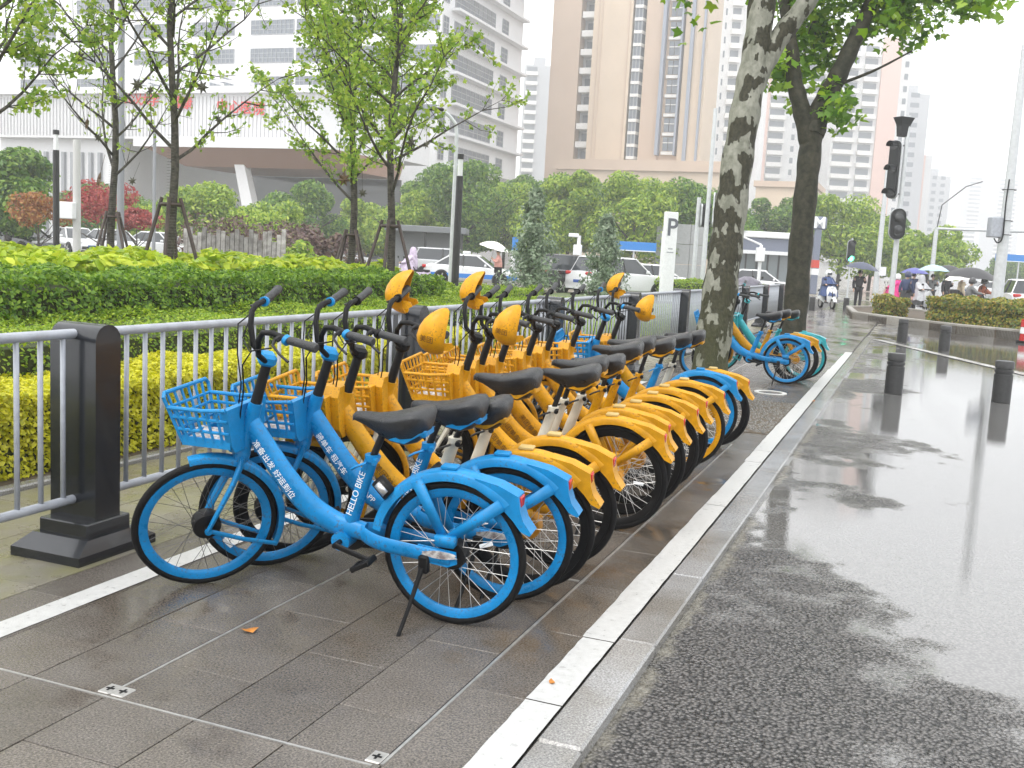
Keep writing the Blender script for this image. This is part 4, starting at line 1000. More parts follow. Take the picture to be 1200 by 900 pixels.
# ------------------------------------------------------------------ cars
def car_paint(n, c): return pmat('car_paint_'+n, c, .22, .05, coat=.6)
CW = car_paint('white', (.70, .71, .72)); CB = car_paint('black', (.02, .022, .025)); CS = car_paint('silver', (.45, .46, .47)); CBLU = car_paint('blue_band', (.03, .20, .60))
TRIM = pmat('car_trim', (.02, .02, .02), .5); HLAMP = pmat('lamp_clear', (.65, .66, .67), .1); PLATE = pmat('plate_blue', (.03, .08, .3), .4)
def car(label, x, y, rz, paint, kind='sedan', band=None, roof_sign=False, group='cars on the street'):
    t = thing('car', label, 'car', (x, y, ZR), rz, group); L_, W_ = (4.6, 1.8) if kind == 'sedan' else (4.6, 1.88); H_ = 1.46 if kind == 'sedan' else 1.70; bz = .92 if kind == 'sedan' else 1.05
    hw = W_/2
    if kind == 'sedan': prof = [(-2.3, .60, .78), (-2.22, .86, .84), (-1.9, .97, .97), (-1.3, bz+.02, 1), (-.4, bz, 1), (.75, bz-.02, 1), (1.4, .86, .98), (1.95, .76, .93), (2.2, .66, .84), (2.3, .5, .72)]
    else: prof = [(-2.3, .7, .86), (-2.25, 1.0, .93), (-2.0, bz+.02, .99), (-1.2, bz+.01, 1), (0, bz, 1), (.9, bz-.02, 1), (1.5, .98, .98), (2.0, .9, .93), (2.22, .76, .85), (2.3, .55, .75)]
    rings = []
    for px_, zt, k in prof:
        w2 = hw*k; zb = .22 if abs(px_) < 2 else .30
        rings.append([Vector((px_, yy_, zz)) for yy_, zz in ((-w2*.9, zb), (-w2*.98, zb+.1), (-w2, zb+(zt-zb)*.55), (-w2*.97, zt-.07), (-w2*.86, zt), (0, zt+.025), (w2*.86, zt), (w2*.97, zt-.07), (w2, zb+(zt-zb)*.55), (w2*.98, zb+.1), (w2*.9, zb))])
    obj('body', MB().loft(rings), paint, t, True, .5)
    if band:
        rg = [[Vector((px_, yy_, zz)) for yy_, zz in ((-hw*k*1.006, .36), (-hw*k*1.012, .56), (hw*k*1.012, .56), (hw*k*1.006, .36))] for px_, zt, k in prof[1:-1]]
        obj('colour_band', MB().loft(rg), band, t)
    if kind == 'sedan': lo = (-1.95, 1.15); hi = (-1.1, .35)
    else: lo = (-2.12, 1.2); hi = (-1.85, .45)
    def gsec(z, x0, x1, w2): return [Vector(p) for p in ((x0, -w2*.8, z), (x0+.12, -w2, z), (x1-.15, -w2, z), (x1, -w2*.75, z), (x1, w2*.75, z), (x1-.15, w2, z), (x0+.12, w2, z), (x0, w2*.8, z))]
    w0, w1 = hw*.90, hw*.66
    obj('glasshouse', MB().loft([gsec(bz-.06, lo[0], lo[1], w0), gsec(H_-.05, hi[0], hi[1], w1)]), GLASS, t)
    obj('roof', MB().loft([gsec(H_-.07, hi[0]-.05, hi[1]+.05, w1*1.03), gsec(H_-.025, hi[0], hi[1]-.02, w1*.97), gsec(H_, hi[0]+.15, hi[1]-.2, w1*.8)]), paint, t, True, .6)
    for s in (-1, 1):
        mid_ = -.35
        for (a, b_) in (((lo[1]-.14, w0*1.0), (hi[1]-.12, w1*1.0)), ((mid_, w0*1.005), (mid_-.05, w1*1.005)), ((lo[0]+.14, w0), (hi[0]+.12, w1))):
            obj('pillar', MB().tube([(a[0], s*a[1], bz-.04), (b_[0], s*b_[1], H_-.05)], .035, 6), paint if a[0] != mid_ else TRIM, t)
        obj('door_seam', MB().tube([(mid_, s*hw*1.001, .34), (mid_, s*hw*.975, bz-.03)], .008, 4), TRIM, t)
        mr_ = obj('mirror', MB().box((.72, s*(hw+.09), bz+.05), (.1, .18, .13), ch=.03), paint, t)
        obj('door_handle', MB().box((-.2, s*(hw*.985), bz-.16), (.18, .03, .03), ch=.008), paint, t)
        hl = obj('headlight', MB().box((2.12, s*.62, .68 if kind == 'sedan' else .82), (.24, .36, .13), rz=-s*.35, ch=.04), HLAMP, t)
        obj('tail_light', MB().box((-2.2, s*.62, .82 if kind == 'sedan' else .95), (.18, .42, .15), rz=s*.25, ch=.04), REDL, t)
        for wx in (-1.36, 1.40):
            obj('wheel_arch', MB().lathe([(.37, -.02), (.37, .02)], c=(wx, s*(hw*.985), .33), n=24, axis='y'), TRIM, t, True)
            wv = obj('wheel', MB().lathe([(.22, -.1), (.31, -.1), (.325, -.07), (.325, .07), (.31, .1), (.22, .1)], n=24, axis='y'), TYRE, t, True); wv.location = (wx, s*(hw-.07), .325)
            r_ = MB().lathe([(.225, -.09), (.225, .09)], n=20, axis='y')
            for k in range(5): a = 2*PI*k/5; r_.box((.12*math.cos(a), s*.095, .12*math.sin(a)), (.2, .02, .06), rot=Matrix.Rotation(-a, 3, 'Y'))
            obj('rim', r_, STEEL, wv)
    obj('bumper_grille', MB().box((2.27, 0, .42), (.07, 1.1, .2), ch=.03), TRIM, t); obj('number_plate', MB().box((2.32, 0, .5), (.02, .44, .12)), PLATE, t); obj('number_plate', MB().box((-2.31, 0, .62), (.02, .44, .12)), PLATE, t)
    if roof_sign: obj('roof_sign', MB().box((-.35, 0, H_+.08), (.28, .75, .14), ch=.04), WHITE, t)
    return t
HX = LEFT      # car pointing to the right of the picture
def carp(label, px, D, rz, paint, kind='sedan', z=ZR, **kw):
    b = base(px, D); o = car(label, b.x, b.y, rz, paint, kind, **kw); o.location.z = z; return o
struct(obj('car_park', MB().bx(-95, -22, 33, 90, -.3, .24), ASPH))
carp('black sedan parked beside the bronze maple', 24, 47, HX-.55, CB, z=.24)
carp('white sedan parked behind the tall dark lamp column', 88, 55, HX-.8, CW, z=.24)
carp('white car parked behind the bare young trunk', 133, 54, HX-.75, CW, z=.24)
carp('white car parked behind the wired young trunk', 191, 56, HX-.35, CW, z=.24)
carp('silver car glimpsed behind the thinner tree of the pair', 388, 62, HX+.6, CS, 'suv')
carp('white taxi with a blue lower band and roof sign', 556, 48.5, HX-.12, CW, band=CBLU, roof_sign=True)
carp('second white car half hidden behind the taxi', 530, 57, HX-.12, CS, 'suv')
carp('black sport utility car behind the pointed conifer', 672, 45, HX+.7, CB, 'suv')
carp('white sport utility car in front of the dark one', 728, 44, HX+.6, CW, 'suv')
carp('white sedan right of the small conifer', 768, 52, HX+.3, CW)
carp('white saloon behind the other one by the parking sign', 748, 60, HX+.2, CW, 'sedan')
carp('white sedan between the two plane trunks', 893, 55, HX-.2, CW)
carp('white car half hidden behind the tall grey mast', 1205, 48, PI/2+.1, CW, 'suv')
carp('small white car far down the avenue, beyond the crowd', 1168, 85, HX+.1, CW, 'sedan')
carp('pale car behind the lime shrub, near the black sedan', -12, 80, HX-.3, CS)

# ------------------------------------------------------------------ people
SKIN = pmat('skin', (.55, .34, .24), .5); HAIR = pmat('hair_black', (.015, .012, .01), .5)
def cloth(n, c, r=.65): return pmat('cloth_'+n, c, r, var=.2, vscale=9, bump=.3, bscale=25)
def skin_body(name, J, E_, mat, parent, sub=1):
    keys = list(J); me = bpy.data.meshes.new(name); me.from_pydata([J[k][0] for k in keys], [(keys.index(a), keys.index(b_)) for a, b_ in E_], [])
    o = bpy.data.objects.new(name, me); col.objects.link(o); o.modifiers.new('s', 'SKIN'); sb = o.modifiers.new('d', 'SUBSURF'); sb.levels = sub; sb.render_levels = sub
    sv = me.skin_vertices[0].data
    for i, k in enumerate(keys):
        r = J[k][1]; sv[i].radius = r if isinstance(r, tuple) else (r, r); sv[i].use_root = (i == 0)
    dg = bpy.context.evaluated_depsgraph_get(); m2 = bpy.data.meshes.new_from_object(o.evaluated_get(dg)); m2.name = name
    bpy.data.objects.remove(o); m2.materials.clear(); m2.materials.append(mat)
    m2.polygons.foreach_set('use_smooth', [True]*len(m2.polygons)); return link(name, m2, parent)
EDG = [('pel', 'chest'), ('chest', 'neck'), ('neck', 'jaw'), ('jaw', 'head'), ('head', 'crown')]
for s in 'lr': EDG += [('chest', s+'sh'), (s+'sh', s+'el'), (s+'el', s+'wr'), (s+'wr', s+'ha'), (s+'ha', s+'fi'), ('pel', s+'hip'), (s+'hip', s+'kn'), (s+'kn', s+'an'), (s+'an', s+'to')]
def joints(pose):
    J = {}
    V_ = lambda x, y, z: (x, y, z)
    if pose in ('stand', 'walk', 'hold'):
        st = .16 if pose == 'walk' else .03
        J = dict(pel=(V_(0, 0, .93), (.13, .11)), chest=(V_(0, 0, 1.30), (.15, .11)), neck=(V_(.01, 0, 1.46), .05), jaw=(V_(.03, 0, 1.53), .07), head=(V_(.025, 0, 1.61), .092), crown=(V_(.0, 0, 1.69), .06))
        for s, q in (('l', 1), ('r', -1)):
            f = st*q
            J.update({s+'sh': (V_(0, q*.19, 1.38), .06), s+'hip': (V_(0, q*.09, .88), .085), s+'kn': (V_(f*.6+.02, q*.095, .48), .058), s+'an': (V_(f-.02, q*.095, .08), .042), s+'to': (V_(f+.13, q*.10, .035), .036)})
            if pose == 'hold' and q > 0: J.update({s+'el': (V_(.06, q*.25, 1.15), .045), s+'wr': (V_(.22, q*.16, 1.27), .034), s+'ha': (V_(.26, q*.13, 1.31), .036), s+'fi': (V_(.27, q*.11, 1.36), .03)})
            else: J.update({s+'el': (V_(-f*.4-.02, q*.25, 1.10), .045), s+'wr': (V_(-f*.8+.06, q*.25, .87), .034), s+'ha': (V_(-f*.8+.07, q*.25, .80), .036), s+'fi': (V_(-f*.8+.08, q*.245, .73), .022)})
    else:   # riding
        J = dict(pel=(V_(-.18, 0, .83), (.14, .12)), chest=(V_(-.12, 0, 1.18), (.15, .11)), neck=(V_(-.09, 0, 1.34), .05), jaw=(V_(-.06, 0, 1.41), .07), head=(V_(-.065, 0, 1.49), .092), crown=(V_(-.09, 0, 1.57), .06))
        for s, q in (('l', 1), ('r', -1)):
            J.update({s+'sh': (V_(-.11, q*.19, 1.26), .06), s+'el': (V_(.08, q*.27, 1.05), .045), s+'wr': (V_(.30, q*.25, 1.02), .034), s+'ha': (V_(.36, q*.24, 1.03), .036), s+'fi': (V_(.41, q*.235, 1.0), .026),
                      s+'hip': (V_(-.12, q*.1, .78), .085), s+'kn': (V_(.25, q*.13, .68), .06), s+'an': (V_(.20, q*.13, .33), .042), s+'to': (V_(.33, q*.14, .29), .036)})
    return J
def person(label, b, rz, pose, coat, legs, head=None, headm=None, skirt=False, poncho=None, grp='people at the crossing'):
    t = thing('person', label, 'person', b, rz, grp); J = joints(pose)
    Jb = {k: (v[0], (tuple(x*.72 for x in v[1]) if isinstance(v[1], tuple) else v[1]*.75) if k in ('pel', 'chest', 'lsh', 'rsh', 'lel', 'rel', 'lhip', 'rhip', 'lkn', 'rkn') else v[1]) for k, v in J.items()}
    skin_body('body', Jb, EDG, SKIN, t)
    # garment: trousers and jacket grow over the same joints
    lj = {k: (v[0], tuple(x+.022 for x in v[1]) if isinstance(v[1], tuple) else v[1]+.02) for k, v in J.items() if k in ('pel', 'lhip', 'lkn', 'lan', 'rhip', 'rkn', 'ran')}
    skin_body('trousers', lj, [e for e in EDG if e[0] in lj and e[1] in lj], legs, t)
    cj = {k: (v[0], tuple(x+.035 for x in v[1]) if isinstance(v[1], tuple) else v[1]+.028) for k, v in J.items() if k in ('pel', 'chest', 'lsh', 'lel', 'lwr', 'rsh', 'rel', 'rwr')}
    cj['pel'] = ((J['pel'][0][0], 0, J['pel'][0][2]-.06), (.18, .15))
    skin_body('jacket', cj, [e for e in EDG if e[0] in cj and e[1] in cj], coat, t)
    hc = Vector(J['head'][0])
    if head == 'helmet':
        obj('helmet', MB().lathe([(.001, .16), (.07, .15), (.115, .10), (.135, .03), (.135, -.05), (.12, -.09)], c=hc, n=16), headm, t, True); obj('visor', MB().prism([(hc.x+.06, hc.z+.06), (hc.x+.15, hc.z+.03), (hc.x+.15, hc.z-.06), (hc.x+.06, hc.z-.05)], -.09, .09), GLASS, t)
    elif head == 'hood': obj('hood', MB().lathe([(.001, .17), (.08, .15), (.125, .07), (.14, -.03), (.15, -.13), (.17, -.2)], c=hc+Vector((-.025, 0, 0)), n=14), headm, t, True)
    else: obj('hair', MB().lathe([(.001, .115), (.06, .10), (.1, .05), (.105, -.01), (.09, -.06)], c=hc+Vector((-.025, 0, .0)), n=14), headm or HAIR, t, True)
    e = MB()
    for s in (-1, 1): e.box((hc.x+.09, s*.033, hc.z), (.01, .022, .012))
    obj('eyes', e, HAIR, t); obj('nose', MB().prism([(hc.x+.085, hc.z+.01), (hc.x+.115, hc.z-.03), (hc.x+.085, hc.z-.035)], -.012, .012), SKIN, t)
    for s in 'lr':
        p = Vector(J[s+'an'][0]); obj('shoe', MB().box((p.x+.06, p.y, p.z-.035), (.26, .095, .09), ch=.025), BLACK, t)
    if skirt: obj('skirt', MB().lathe([(.14, 1.0), (.19, .8), (.24, .45), (.30, .16), (.27, .14)], n=16, c=(.0, 0, 0)), legs, t, True)
    if poncho:
        pr = [(.10, 1.36, -.10), (.22, 1.22, -.06), (.31, 1.0, .0), (.37, .75, .05), (.42, .55, .06)] if pose == 'ride' else [(.09, 1.48, 0), (.24, 1.34, 0), (.32, 1.05, 0), (.38, .75, 0), (.42, .5, 0)]
        rg = []
        for r, z, ox in pr:
            rg.append([Vector((ox+r*(1.15 if math.cos(2*PI*k/20) > 0 else .85)*math.cos(2*PI*k/20)*(1+.06*math.sin(k*2.7)), r*.95*math.sin(2*PI*k/20)*(1+.07*math.cos(k*3.9)), z+.03*math.sin(k*2.1))) for k in range(20)])
        obj('poncho', MB().loft(rg, False), poncho, t, True)
    return t
def scooter(label, b, rz, body, seat=BLACK, box=None, grp='scooters at the crossing'):
    t = thing('scooter', label, 'scooter', b, rz, grp)
    for nm, x in (('front_wheel', .62), ('rear_wheel', -.60)):
        wv = obj(nm, MB().torus(.19, .05, 22, 8), TYRE, t, True); wv.location = (x, 0, .24); obj('rim', MB().lathe([(.15, -.03), (.15, .03)], n=16, axis='y'), STEEL, wv, True)
    obj('floor_board', MB().box((.12, 0, .30), (.5, .30, .08), ch=.03), body, t)
    obj('front_shield', MB().loft([[Vector((x+dx, y, z)) for dx, y in ((.05, -w_*.4), (0, -w_), (-.05, -w_), (-.05, w_), (0, w_), (.05, w_*.4))] for x, z, w_ in ((.42, .30, .16), (.47, .55, .21), (.43, .80, .22), (.38, .95, .15))]), body, t, True, .6)
    obj('front_fender', MB().loft(arc_shell(.27, 20, 150, .07, .05, 14, (.62, .24))), body, t, True)
    obj('fork', MB().tube([(.62, 0, .24), (.46, 0, .75), (.36, 0, 1.0)], .03, 8), DARKM, t, True)
    obj('rear_body', MB().loft([[Vector((x, y, z)) for y, z in ((-w_, z0), (-w_*1.05, (z0+z1)/2), (-w_*.8, z1), (w_*.8, z1), (w_*1.05, (z0+z1)/2), (w_, z0))] for x, w_, z0, z1 in ((-.08, .13, .3, .66), (-.3, .17, .36, .70), (-.6, .16, .46, .72), (-.82, .07, .58, .72))]), body, t, True, .6)
    obj('seat', MB().loft([[Vector((x, y, z)) for y, z in ((-w_, .70), (-w_, .755), (-w_*.7, zt), (w_*.7, zt), (w_, .755), (w_, .70))] for x, w_, zt in ((-.02, .08, .77), (-.2, .13, .79), (-.5, .14, .81), (-.78, .10, .80))]), seat, t, True, .6)
    hb = obj('handlebar', MB().tube([(.28, -.36, 1.0), (.37, -.2, 1.04), (.37, .2, 1.04), (.28, .36, 1.0)], .018, 8), BLACK, t, True)
    for s in (-1, 1):
        obj('grip', MB().tube([(.30, s*.28, 1.015), (.27, s*.4, .99)], .024, 8), GRIP, hb, True); m = MB(); m.tube([(.35, s*.2, 1.04), (.4, s*.3, 1.22)], .006, 5); m.box((.40, s*.32, 1.24), (.02, .12, .08), ch=.01); obj('mirror', m, BLACK, hb)
    obj('headlight', MB().lathe([(.08, 0), (.075, .03), (.04, .05)], c=(.43, 0, .90), n=14, axis='x'), HLAMP, t, True); obj('tail_light', MB().box((-.84, 0, .62), (.03, .14, .06), ch=.01), REDL, t)
    if box: obj('rear_box', MB().box((-.72, 0, .98), (.36, .38, .32), ch=.04), box, t)
    return t
def umbrella(label, top, rad, canopy, tilt=(0, 0), shaft=.75, inner=None, grp='open umbrellas'):
    t = thing('umbrella', label, 'umbrella', top, 0, grp); t.rotation_euler = (tilt[0], tilt[1], rnd.uniform(0, 6)*0)
    n = 8; rings = []
    for u in (0, .2, .45, .7, .88, 1.):
        rg = []
        for k in range(n*4):
            a = 2*PI*k/(n*4); sag = (abs(math.cos(a*n/2)))     # panels sag between ribs
            r = rad*u*(.93+.07*sag); rg.append(Vector((r*math.cos(a), r*math.sin(a), -rad*.42*u*u*(1.0-.06*(1-sag)))))
        rings.append(rg)
    obj('canopy', MB().loft(rings, False), canopy, t, True)
    rb = MB()
    for k in range(n):
        a = 2*PI*k/n; rb.tube([(0, 0, -.02), (rad*.5*math.cos(a), rad*.5*math.sin(a), -rad*.125), (rad*math.cos(a), rad*math.sin(a), -rad*.43)], .005, 4); rb.tube([(0, 0, -.3), (rad*.45*math.cos(a), rad*.45*math.sin(a), -rad*.1)], .004, 4)
    obj('ribs', rb, STEEL, t); obj('shaft', MB().tube([(0, 0, .06), (0, 0, -shaft)], .008, 6), STEEL, t, True); obj('handle', MB().tube([(0, 0, -shaft), (0, 0, -shaft-.12)], .016, 8), BLACK, t, True)
    return t
NAVY = cloth('navy', (.02, .035, .10)); DK = cloth('dark', (.02, .02, .024)); PINK = cloth('pink', (.75, .38, .34)); MAG = cloth('magenta', (.70, .03, .22)); GREYC = cloth('grey', (.16, .165, .165)); WPON = pmat('poncho_clear_white', (.42, .43, .45), .3, var=.15, vscale=6); ORG = cloth('rust', (.42, .13, .07)); CRM = cloth('cream', (.62, .52, .36)); LIL = cloth('lilac', (.55, .46, .60), .4); BPON = cloth('blue_poncho', (.02, .05, .16), .3)
HW = pmat('helmet_white', (.75, .76, .78), .25, coat=.4); HB = pmat('helmet_black', (.015, .015, .017), .2, coat=.5); HN = pmat('helmet_navy', (.02, .03, .09), .3, coat=.3)
UD = pmat('umbrella_navy', (.05, .06, .10), .5); UK = pmat('umbrella_black', (.025, .025, .028), .5); ULB = pmat('umbrella_pale_blue', (.35, .5, .58), .5); UW = pmat('umbrella_white', (.75, .74, .70), .5); UP_ = pmat('umbrella_violet', (.08, .09, .30), .5)
FC = LEFT-PI/2     # facing the camera
b = ground(968, 362, ZR); b.z = ZR; scooter('white electric scooter coming over the wet crossing', b, FC+.12, WHITE)
person('person in navy rain cape and white helmet riding the white scooter', b, FC+.12, 'ride', NAVY, NAVY, 'helmet', HW, poncho=BPON)
b = base(1011, 45); b.z = ZR; person('person in dark clothes walking under a navy umbrella on the crossing', b, FC, 'hold', DK, DK, None)
u_ = b+Vector((0, 0, 2.1)); umbrella('navy umbrella held by the walker in dark clothes', (b.x+.1, b.y-.2, 2.02), .74, UD, (.0, .12))
b = base(1067, 42); b.z = ZR; person('person in navy raincoat and long black skirt beside the signal pole', b, LEFT+.5, 'walk', NAVY, DK, 'helmet', HN, skirt=True)
b = base(1054, 44.5); b.z = ZR; scooter('pink scooter half hidden behind the signal pole', b, LEFT+2.6, pmat('scooter_pink', (.6, .35, .3), .4))
person('person in magenta cape on the pink scooter behind the signal pole', b, LEFT+2.6, 'ride', MAG, DK, 'helmet', HW, poncho=MAG)
b = base(1086, 44); b.z = ZR; scooter('grey scooter ridden by the white caped person', b, FC+.3, CS)
person('person in translucent white hooded cape on a scooter', b, FC+.3, 'ride', WPON, GREYC, 'hood', WPON, poncho=WPON)
b = base(1097, 49); b.z = ZR; person('person in grey standing under the pale blue umbrella', b, FC, 'hold', GREYC, DK)
umbrella('pale blue umbrella over the person in grey', (b.x, b.y-.2, 2.12), .72, ULB)
b = base(1075, 52); umbrella('violet blue umbrella behind the white caped rider', (b.x, b.y, 1.95), .7, UP_); b.z = ZR; person('person under the violet blue umbrella', b, FC, 'hold', NAVY, DK)
b = base(1114, 50); umbrella('black umbrella between the pale blue and the largest one', (b.x, b.y, 2.15), .75, UK); b.z = ZR; person('person in black under the smaller black umbrella', b, FC+.4, 'hold', DK, DK)
b = base(1131, 46); b.z = ZR; person('person in cream jacket under the white umbrella', b, LEFT, 'hold', CRM, DK); umbrella('white umbrella tilted over the person in cream', (b.x-.1, b.y-.1, 1.80), .66, UW, (.1, -.15))
b = base(1146, 40.5); b.z = ZR; scooter('black scooter with a rear carrier box waiting behind the island hedge', b, LEFT-.15, DARKM, box=DARKM)
person('person in dark rain jacket and black helmet on the black scooter', b, LEFT-.15, 'ride', GREYC, DK, 'helmet', HB)
b = base(1160, 43); b.z = ZR; scooter('dark scooter beyond the black one', b, LEFT-.1, DARKM); person('person in rust jacket riding beyond the dark helmeted rider', b, LEFT-.1, 'ride', ORG, DK, 'helmet', HB)
umbrella('largest black umbrella spread over the waiting riders', (b.x-.55, b.y, 2.03), 1.12, UK, (0, .06))
b = base(585, 40); b.z = 0.03; person('person in pink top walking past the taxi under a white topped umbrella', b, LEFT+PI, 'hold', PINK, DK); umbrella('white topped umbrella with dark lining held by the person in pink', (b.x-.15, b.y, 1.98), .62, UW, (.0, .25))
b = base(482, 40); b.z = ZR; scooter('parked scooter under the lilac cape', b, LEFT+2.9, LIL); person('person in lilac rain cape on a scooter beside the taxi', b, LEFT+2.9, 'ride', LIL, DK, 'hood', LIL, poncho=LIL)
b = base(879, 36); b.z = ZR; scooter('scooter under a dark grey cover behind the railing', b, LEFT+.3, DARKM)
cv = MB(); rg = []
for z, r in ((1.25, .12), (1.1, .4), (.8, .62), (.4, .78), (.12, .85)): rg.append([Vector((1.15*r*math.cos(2*PI*k/18)*(1+.08*math.sin(k*2.3)), .62*r*math.sin(2*PI*k/18)*(1+.1*math.cos(k*3.1)), z)) for k in range(18)])
o = obj('rain_cover', cv.loft(rg), cloth('cover_grey', (.13, .12, .15), .35), None, True); o.location = b; o.rotation_euler = (0, 0, LEFT+.3); tag(o, 'dark grey rain cover draped over the scooter behind the railing', 'cover')

# ------------------------------------------------------------------ street furniture
POLE = pmat('pole_pale_grey', (.52, .54, .55), .4, .2, var=.08); POLED = pmat('pole_dark', (.025, .025, .026), .45, .1, var=.2); SIGB = pmat('signal_black', (.008, .009, .01), .45, spec=.25); GRN = pmat('signal_green_lit', (.02, .5, .3), .3, emit=(.1, 1., .55, 6)); LENS = pmat('signal_lens_off', (.03, .032, .034), .2); BLUES = pmat('sign_blue', (.03, .20, .55), .4)
def pole(t, h, r0, r1, m=POLE, name='pole'): return obj(name, MB().lathe([(r0*1.6, 0), (r0*1.6, .05), (r0, .06), (r1, h)], n=16), m, t, True)
def capsule(w, h, d, n=10):
    pts = []
    for k in range(n+1): a = PI*k/n; pts.append((w/2*math.cos(a), h/2-w/2+w/2*math.sin(a)))
    for k in range(n+1): a = PI+PI*k/n; pts.append((w/2*math.cos(a), -h/2+w/2+w/2*math.sin(a)))
    return MB().prism(pts, -d/2, d/2)
def head3(t, pos, rz, n=3, w=.46, h=1.75, lit=None):
    bd = obj('signal_head', capsule(w, h, .16), SIGB, t); bd.location = pos; bd.rotation_euler = (0, 0, rz)
    obj('head_rim', capsule(w+.05, h+.05, .06), POLE, bd).location = (0, .07, 0)
    for k in range(n):
        z = (h-w*.9)/2-(h-w*.9)*k/(max(1, n-1)); obj('lens', MB().lathe([(.16, 0), (.15, .02), (.001, .03)], c=(0, -.085, z), n=16, axis='y'), GRN if lit == k else LENS, bd, True)
        v = MB(); rg = []
        for yy_, r in ((-.08, .18), (-.36, .17)): rg.append([Vector((r*math.cos(a), yy_, z+r*math.sin(a))) for a in [PI*(-.05+1.1*i/10) for i in range(11)]]+[Vector(((r-.012)*math.cos(a), yy_, z+(r-.012)*math.sin(a))) for a in [PI*(1.05-1.1*i/10) for i in range(11)]])
        v.loft(rg); obj('visor', v, SIGB, bd, True)
    return bd
# near signal pole on the island
b = base(1050, 39); sp_ = thing('traffic_signal', 'pale pole on the island carrying a tall signal turned sideways and a two lamp box', 'traffic light', b)
zt = at(1064, 138, 39).z; pole(sp_, zt, .11, .075)
d = at(1050, 200, 39); z1 = at(1051, 200, 39).z; z2 = at(1055, 263, 39).z
head3(sp_, (-.38*RT0.x, -.38*RT0.y, z1), LEFT-1.05, 3, .44, 2.15)
for dz in (-.9, .9): obj('bracket', MB().tube([(0, 0, z1+dz), (-.38*RT0.x, -.38*RT0.y, z1+dz)], .03, 6), POLED, sp_)
h2 = head3(sp_, (-.0*RT0.x-.02, -.22, z2), LEFT, 2, .55, 1.15)
for c_ in list(h2.children):
    if c_.name.startswith('visor'): bpy.data.objects.remove(c_)
for k in (0, 1): obj('back_dome', MB().lathe([(.17, 0), (.13, .03), (.001, .045)], c=(0, -.115, .22-.44*k), n=16, axis='y'), LENS, h2, True).scale = (1, 1, 1)
z3 = at(1060, 150, 39).z; cb = MB(); rg = [[Vector((x, y, z)) for x, y in ((-s_, -s_*.7), (s_, -s_*.7), (s_, s_*.7), (-s_, s_*.7))] for z, s_ in ((-.40, .17), (-.05, .20), (.05, .22), (.30, .32))]
c_ = obj('camera_hood', cb.loft(rg), SIGB, sp_); c_.location = (-.18*RT0.x, -.18*RT0.y, z3); c_.rotation_euler = (0, 0, LEFT+.4)
# far signals
b = base(998, 62); t = thing('traffic_signal', 'slim signal with a lit green lamp beside the transit pillar', 'traffic light', b); pole(t, 3.6, .06, .05); head3(t, (0, -.1, at(998, 296, 62).z+.1), LEFT, 2, .42, 1.3, lit=1)
b = base(826, 44); t = thing('traffic_signal', 'tall white signal pole with a long sideways signal left of the patched trunk', 'traffic light', b); pole(t, at(836, 130, 44).z, .11, .08); head3(t, (.32*RT0.x, .32*RT0.y, at(838, 246, 44).z), LEFT+1.35, 3, .34, 1.4)
b = base(815, 46); t = thing('traffic_signal', 'shorter white signal pole beside the tall one', 'traffic light', b); pole(t, at(822, 232, 46).z, .10, .09); head3(t, (.2*RT0.x, .2*RT0.y, at(827, 253, 46).z), LEFT+1.6, 2, .3, 1.)
# tall mast with box
b = base(1175, 37); t = thing('mast', 'tall thick pale mast with a grey equipment box and black cable', 'mast', b); hM = at(1204, 60, 37).z; pole(t, hM, .21, .12)
zb_ = at(1173, 267, 37).z; obj('equipment_box', MB().box((-.36*RT0.x, -.36*RT0.y, zb_), (.42, .4, .72), rz=LEFT, ch=.03), GREYP, t)
obj('cable', MB().tube(curve([(-.05, -.26, zb_+1.7), (-.08, -.30, zb_+.8), (-.06, -.3, zb_-.3), (-.2, -.32, zb_-.55), (-.33, -.2, zb_-.4)], 5), .025, 6), BLACK, t, True)
for z in (zb_-.25, zb_+.25, zb_+1.35): obj('strap', MB().torus(.235, .015, 16, 5, 'z', (0, 0, z)), POLED, t)
# parking sign pillar
b = base(784, 40); zP = at(792, 249, 40).z; t = thing('parking_sign', 'white pillar sign with a large grey letter P behind the railing', 'sign', b, LEFT+.35)
obj('panel', MB().box((0, 0, zP/2), (.52, .22, zP), ch=.015), WHITE, t); DKG = pmat('sign_grey', (.10, .11, .13), .5)
me = text_mesh('P', .95, DKG, depth=.004, bold=.012); o = link('lettering', me, t); o.location = (.02, -.118, zP-.62); o.rotation_euler = (PI/2, 0, 0)
for k, (w_, z) in enumerate(((.2, 1.42), (.3, 1.56))): obj('small_text_line', MB().box((.0, -.112, zP-z), (w_, .006, .05)), pmat('sign_text_grey', (.35, .36, .38), .5), t)
# lamps and poles on the left
def lamp_column(label, px, D, ytop, yjoin, m=POLED):
    b = base(px, D); t = thing('lamp_post', label, 'lamp post', b); z1 = at(px, yjoin, D).z; z2 = at(px, ytop, D).z
    pole(t, z1, .075, .07, m); obj('light_band', MB().lathe([(.055, z1), (.055, z1+(z2-z1)*.78)], n=14), WHITE, t, True); obj('cap', MB().lathe([(.07, z1+(z2-z1)*.78), (.07, z2)], n=14), m, t, True)
lamp_column('dark column lamp with a pale light band before the crimson maple', 66, 24, 154, 177)
b = base(535, 24); t = thing('lamp_post', 'tall dark lamp post with a thin curved arm before the green trees', 'lamp post', b); z1 = at(537, 207, 24).z; z2 = at(541, 188, 24).z; pole(t, z1, .09, .08, POLED); obj('light_band', MB().lathe([(.06, z1), (.06, z2)], n=14), WHITE, t, True); obj('cap', MB().lathe([(.075, z2), (.075, z2+.12)], n=14), POLED, t, True)
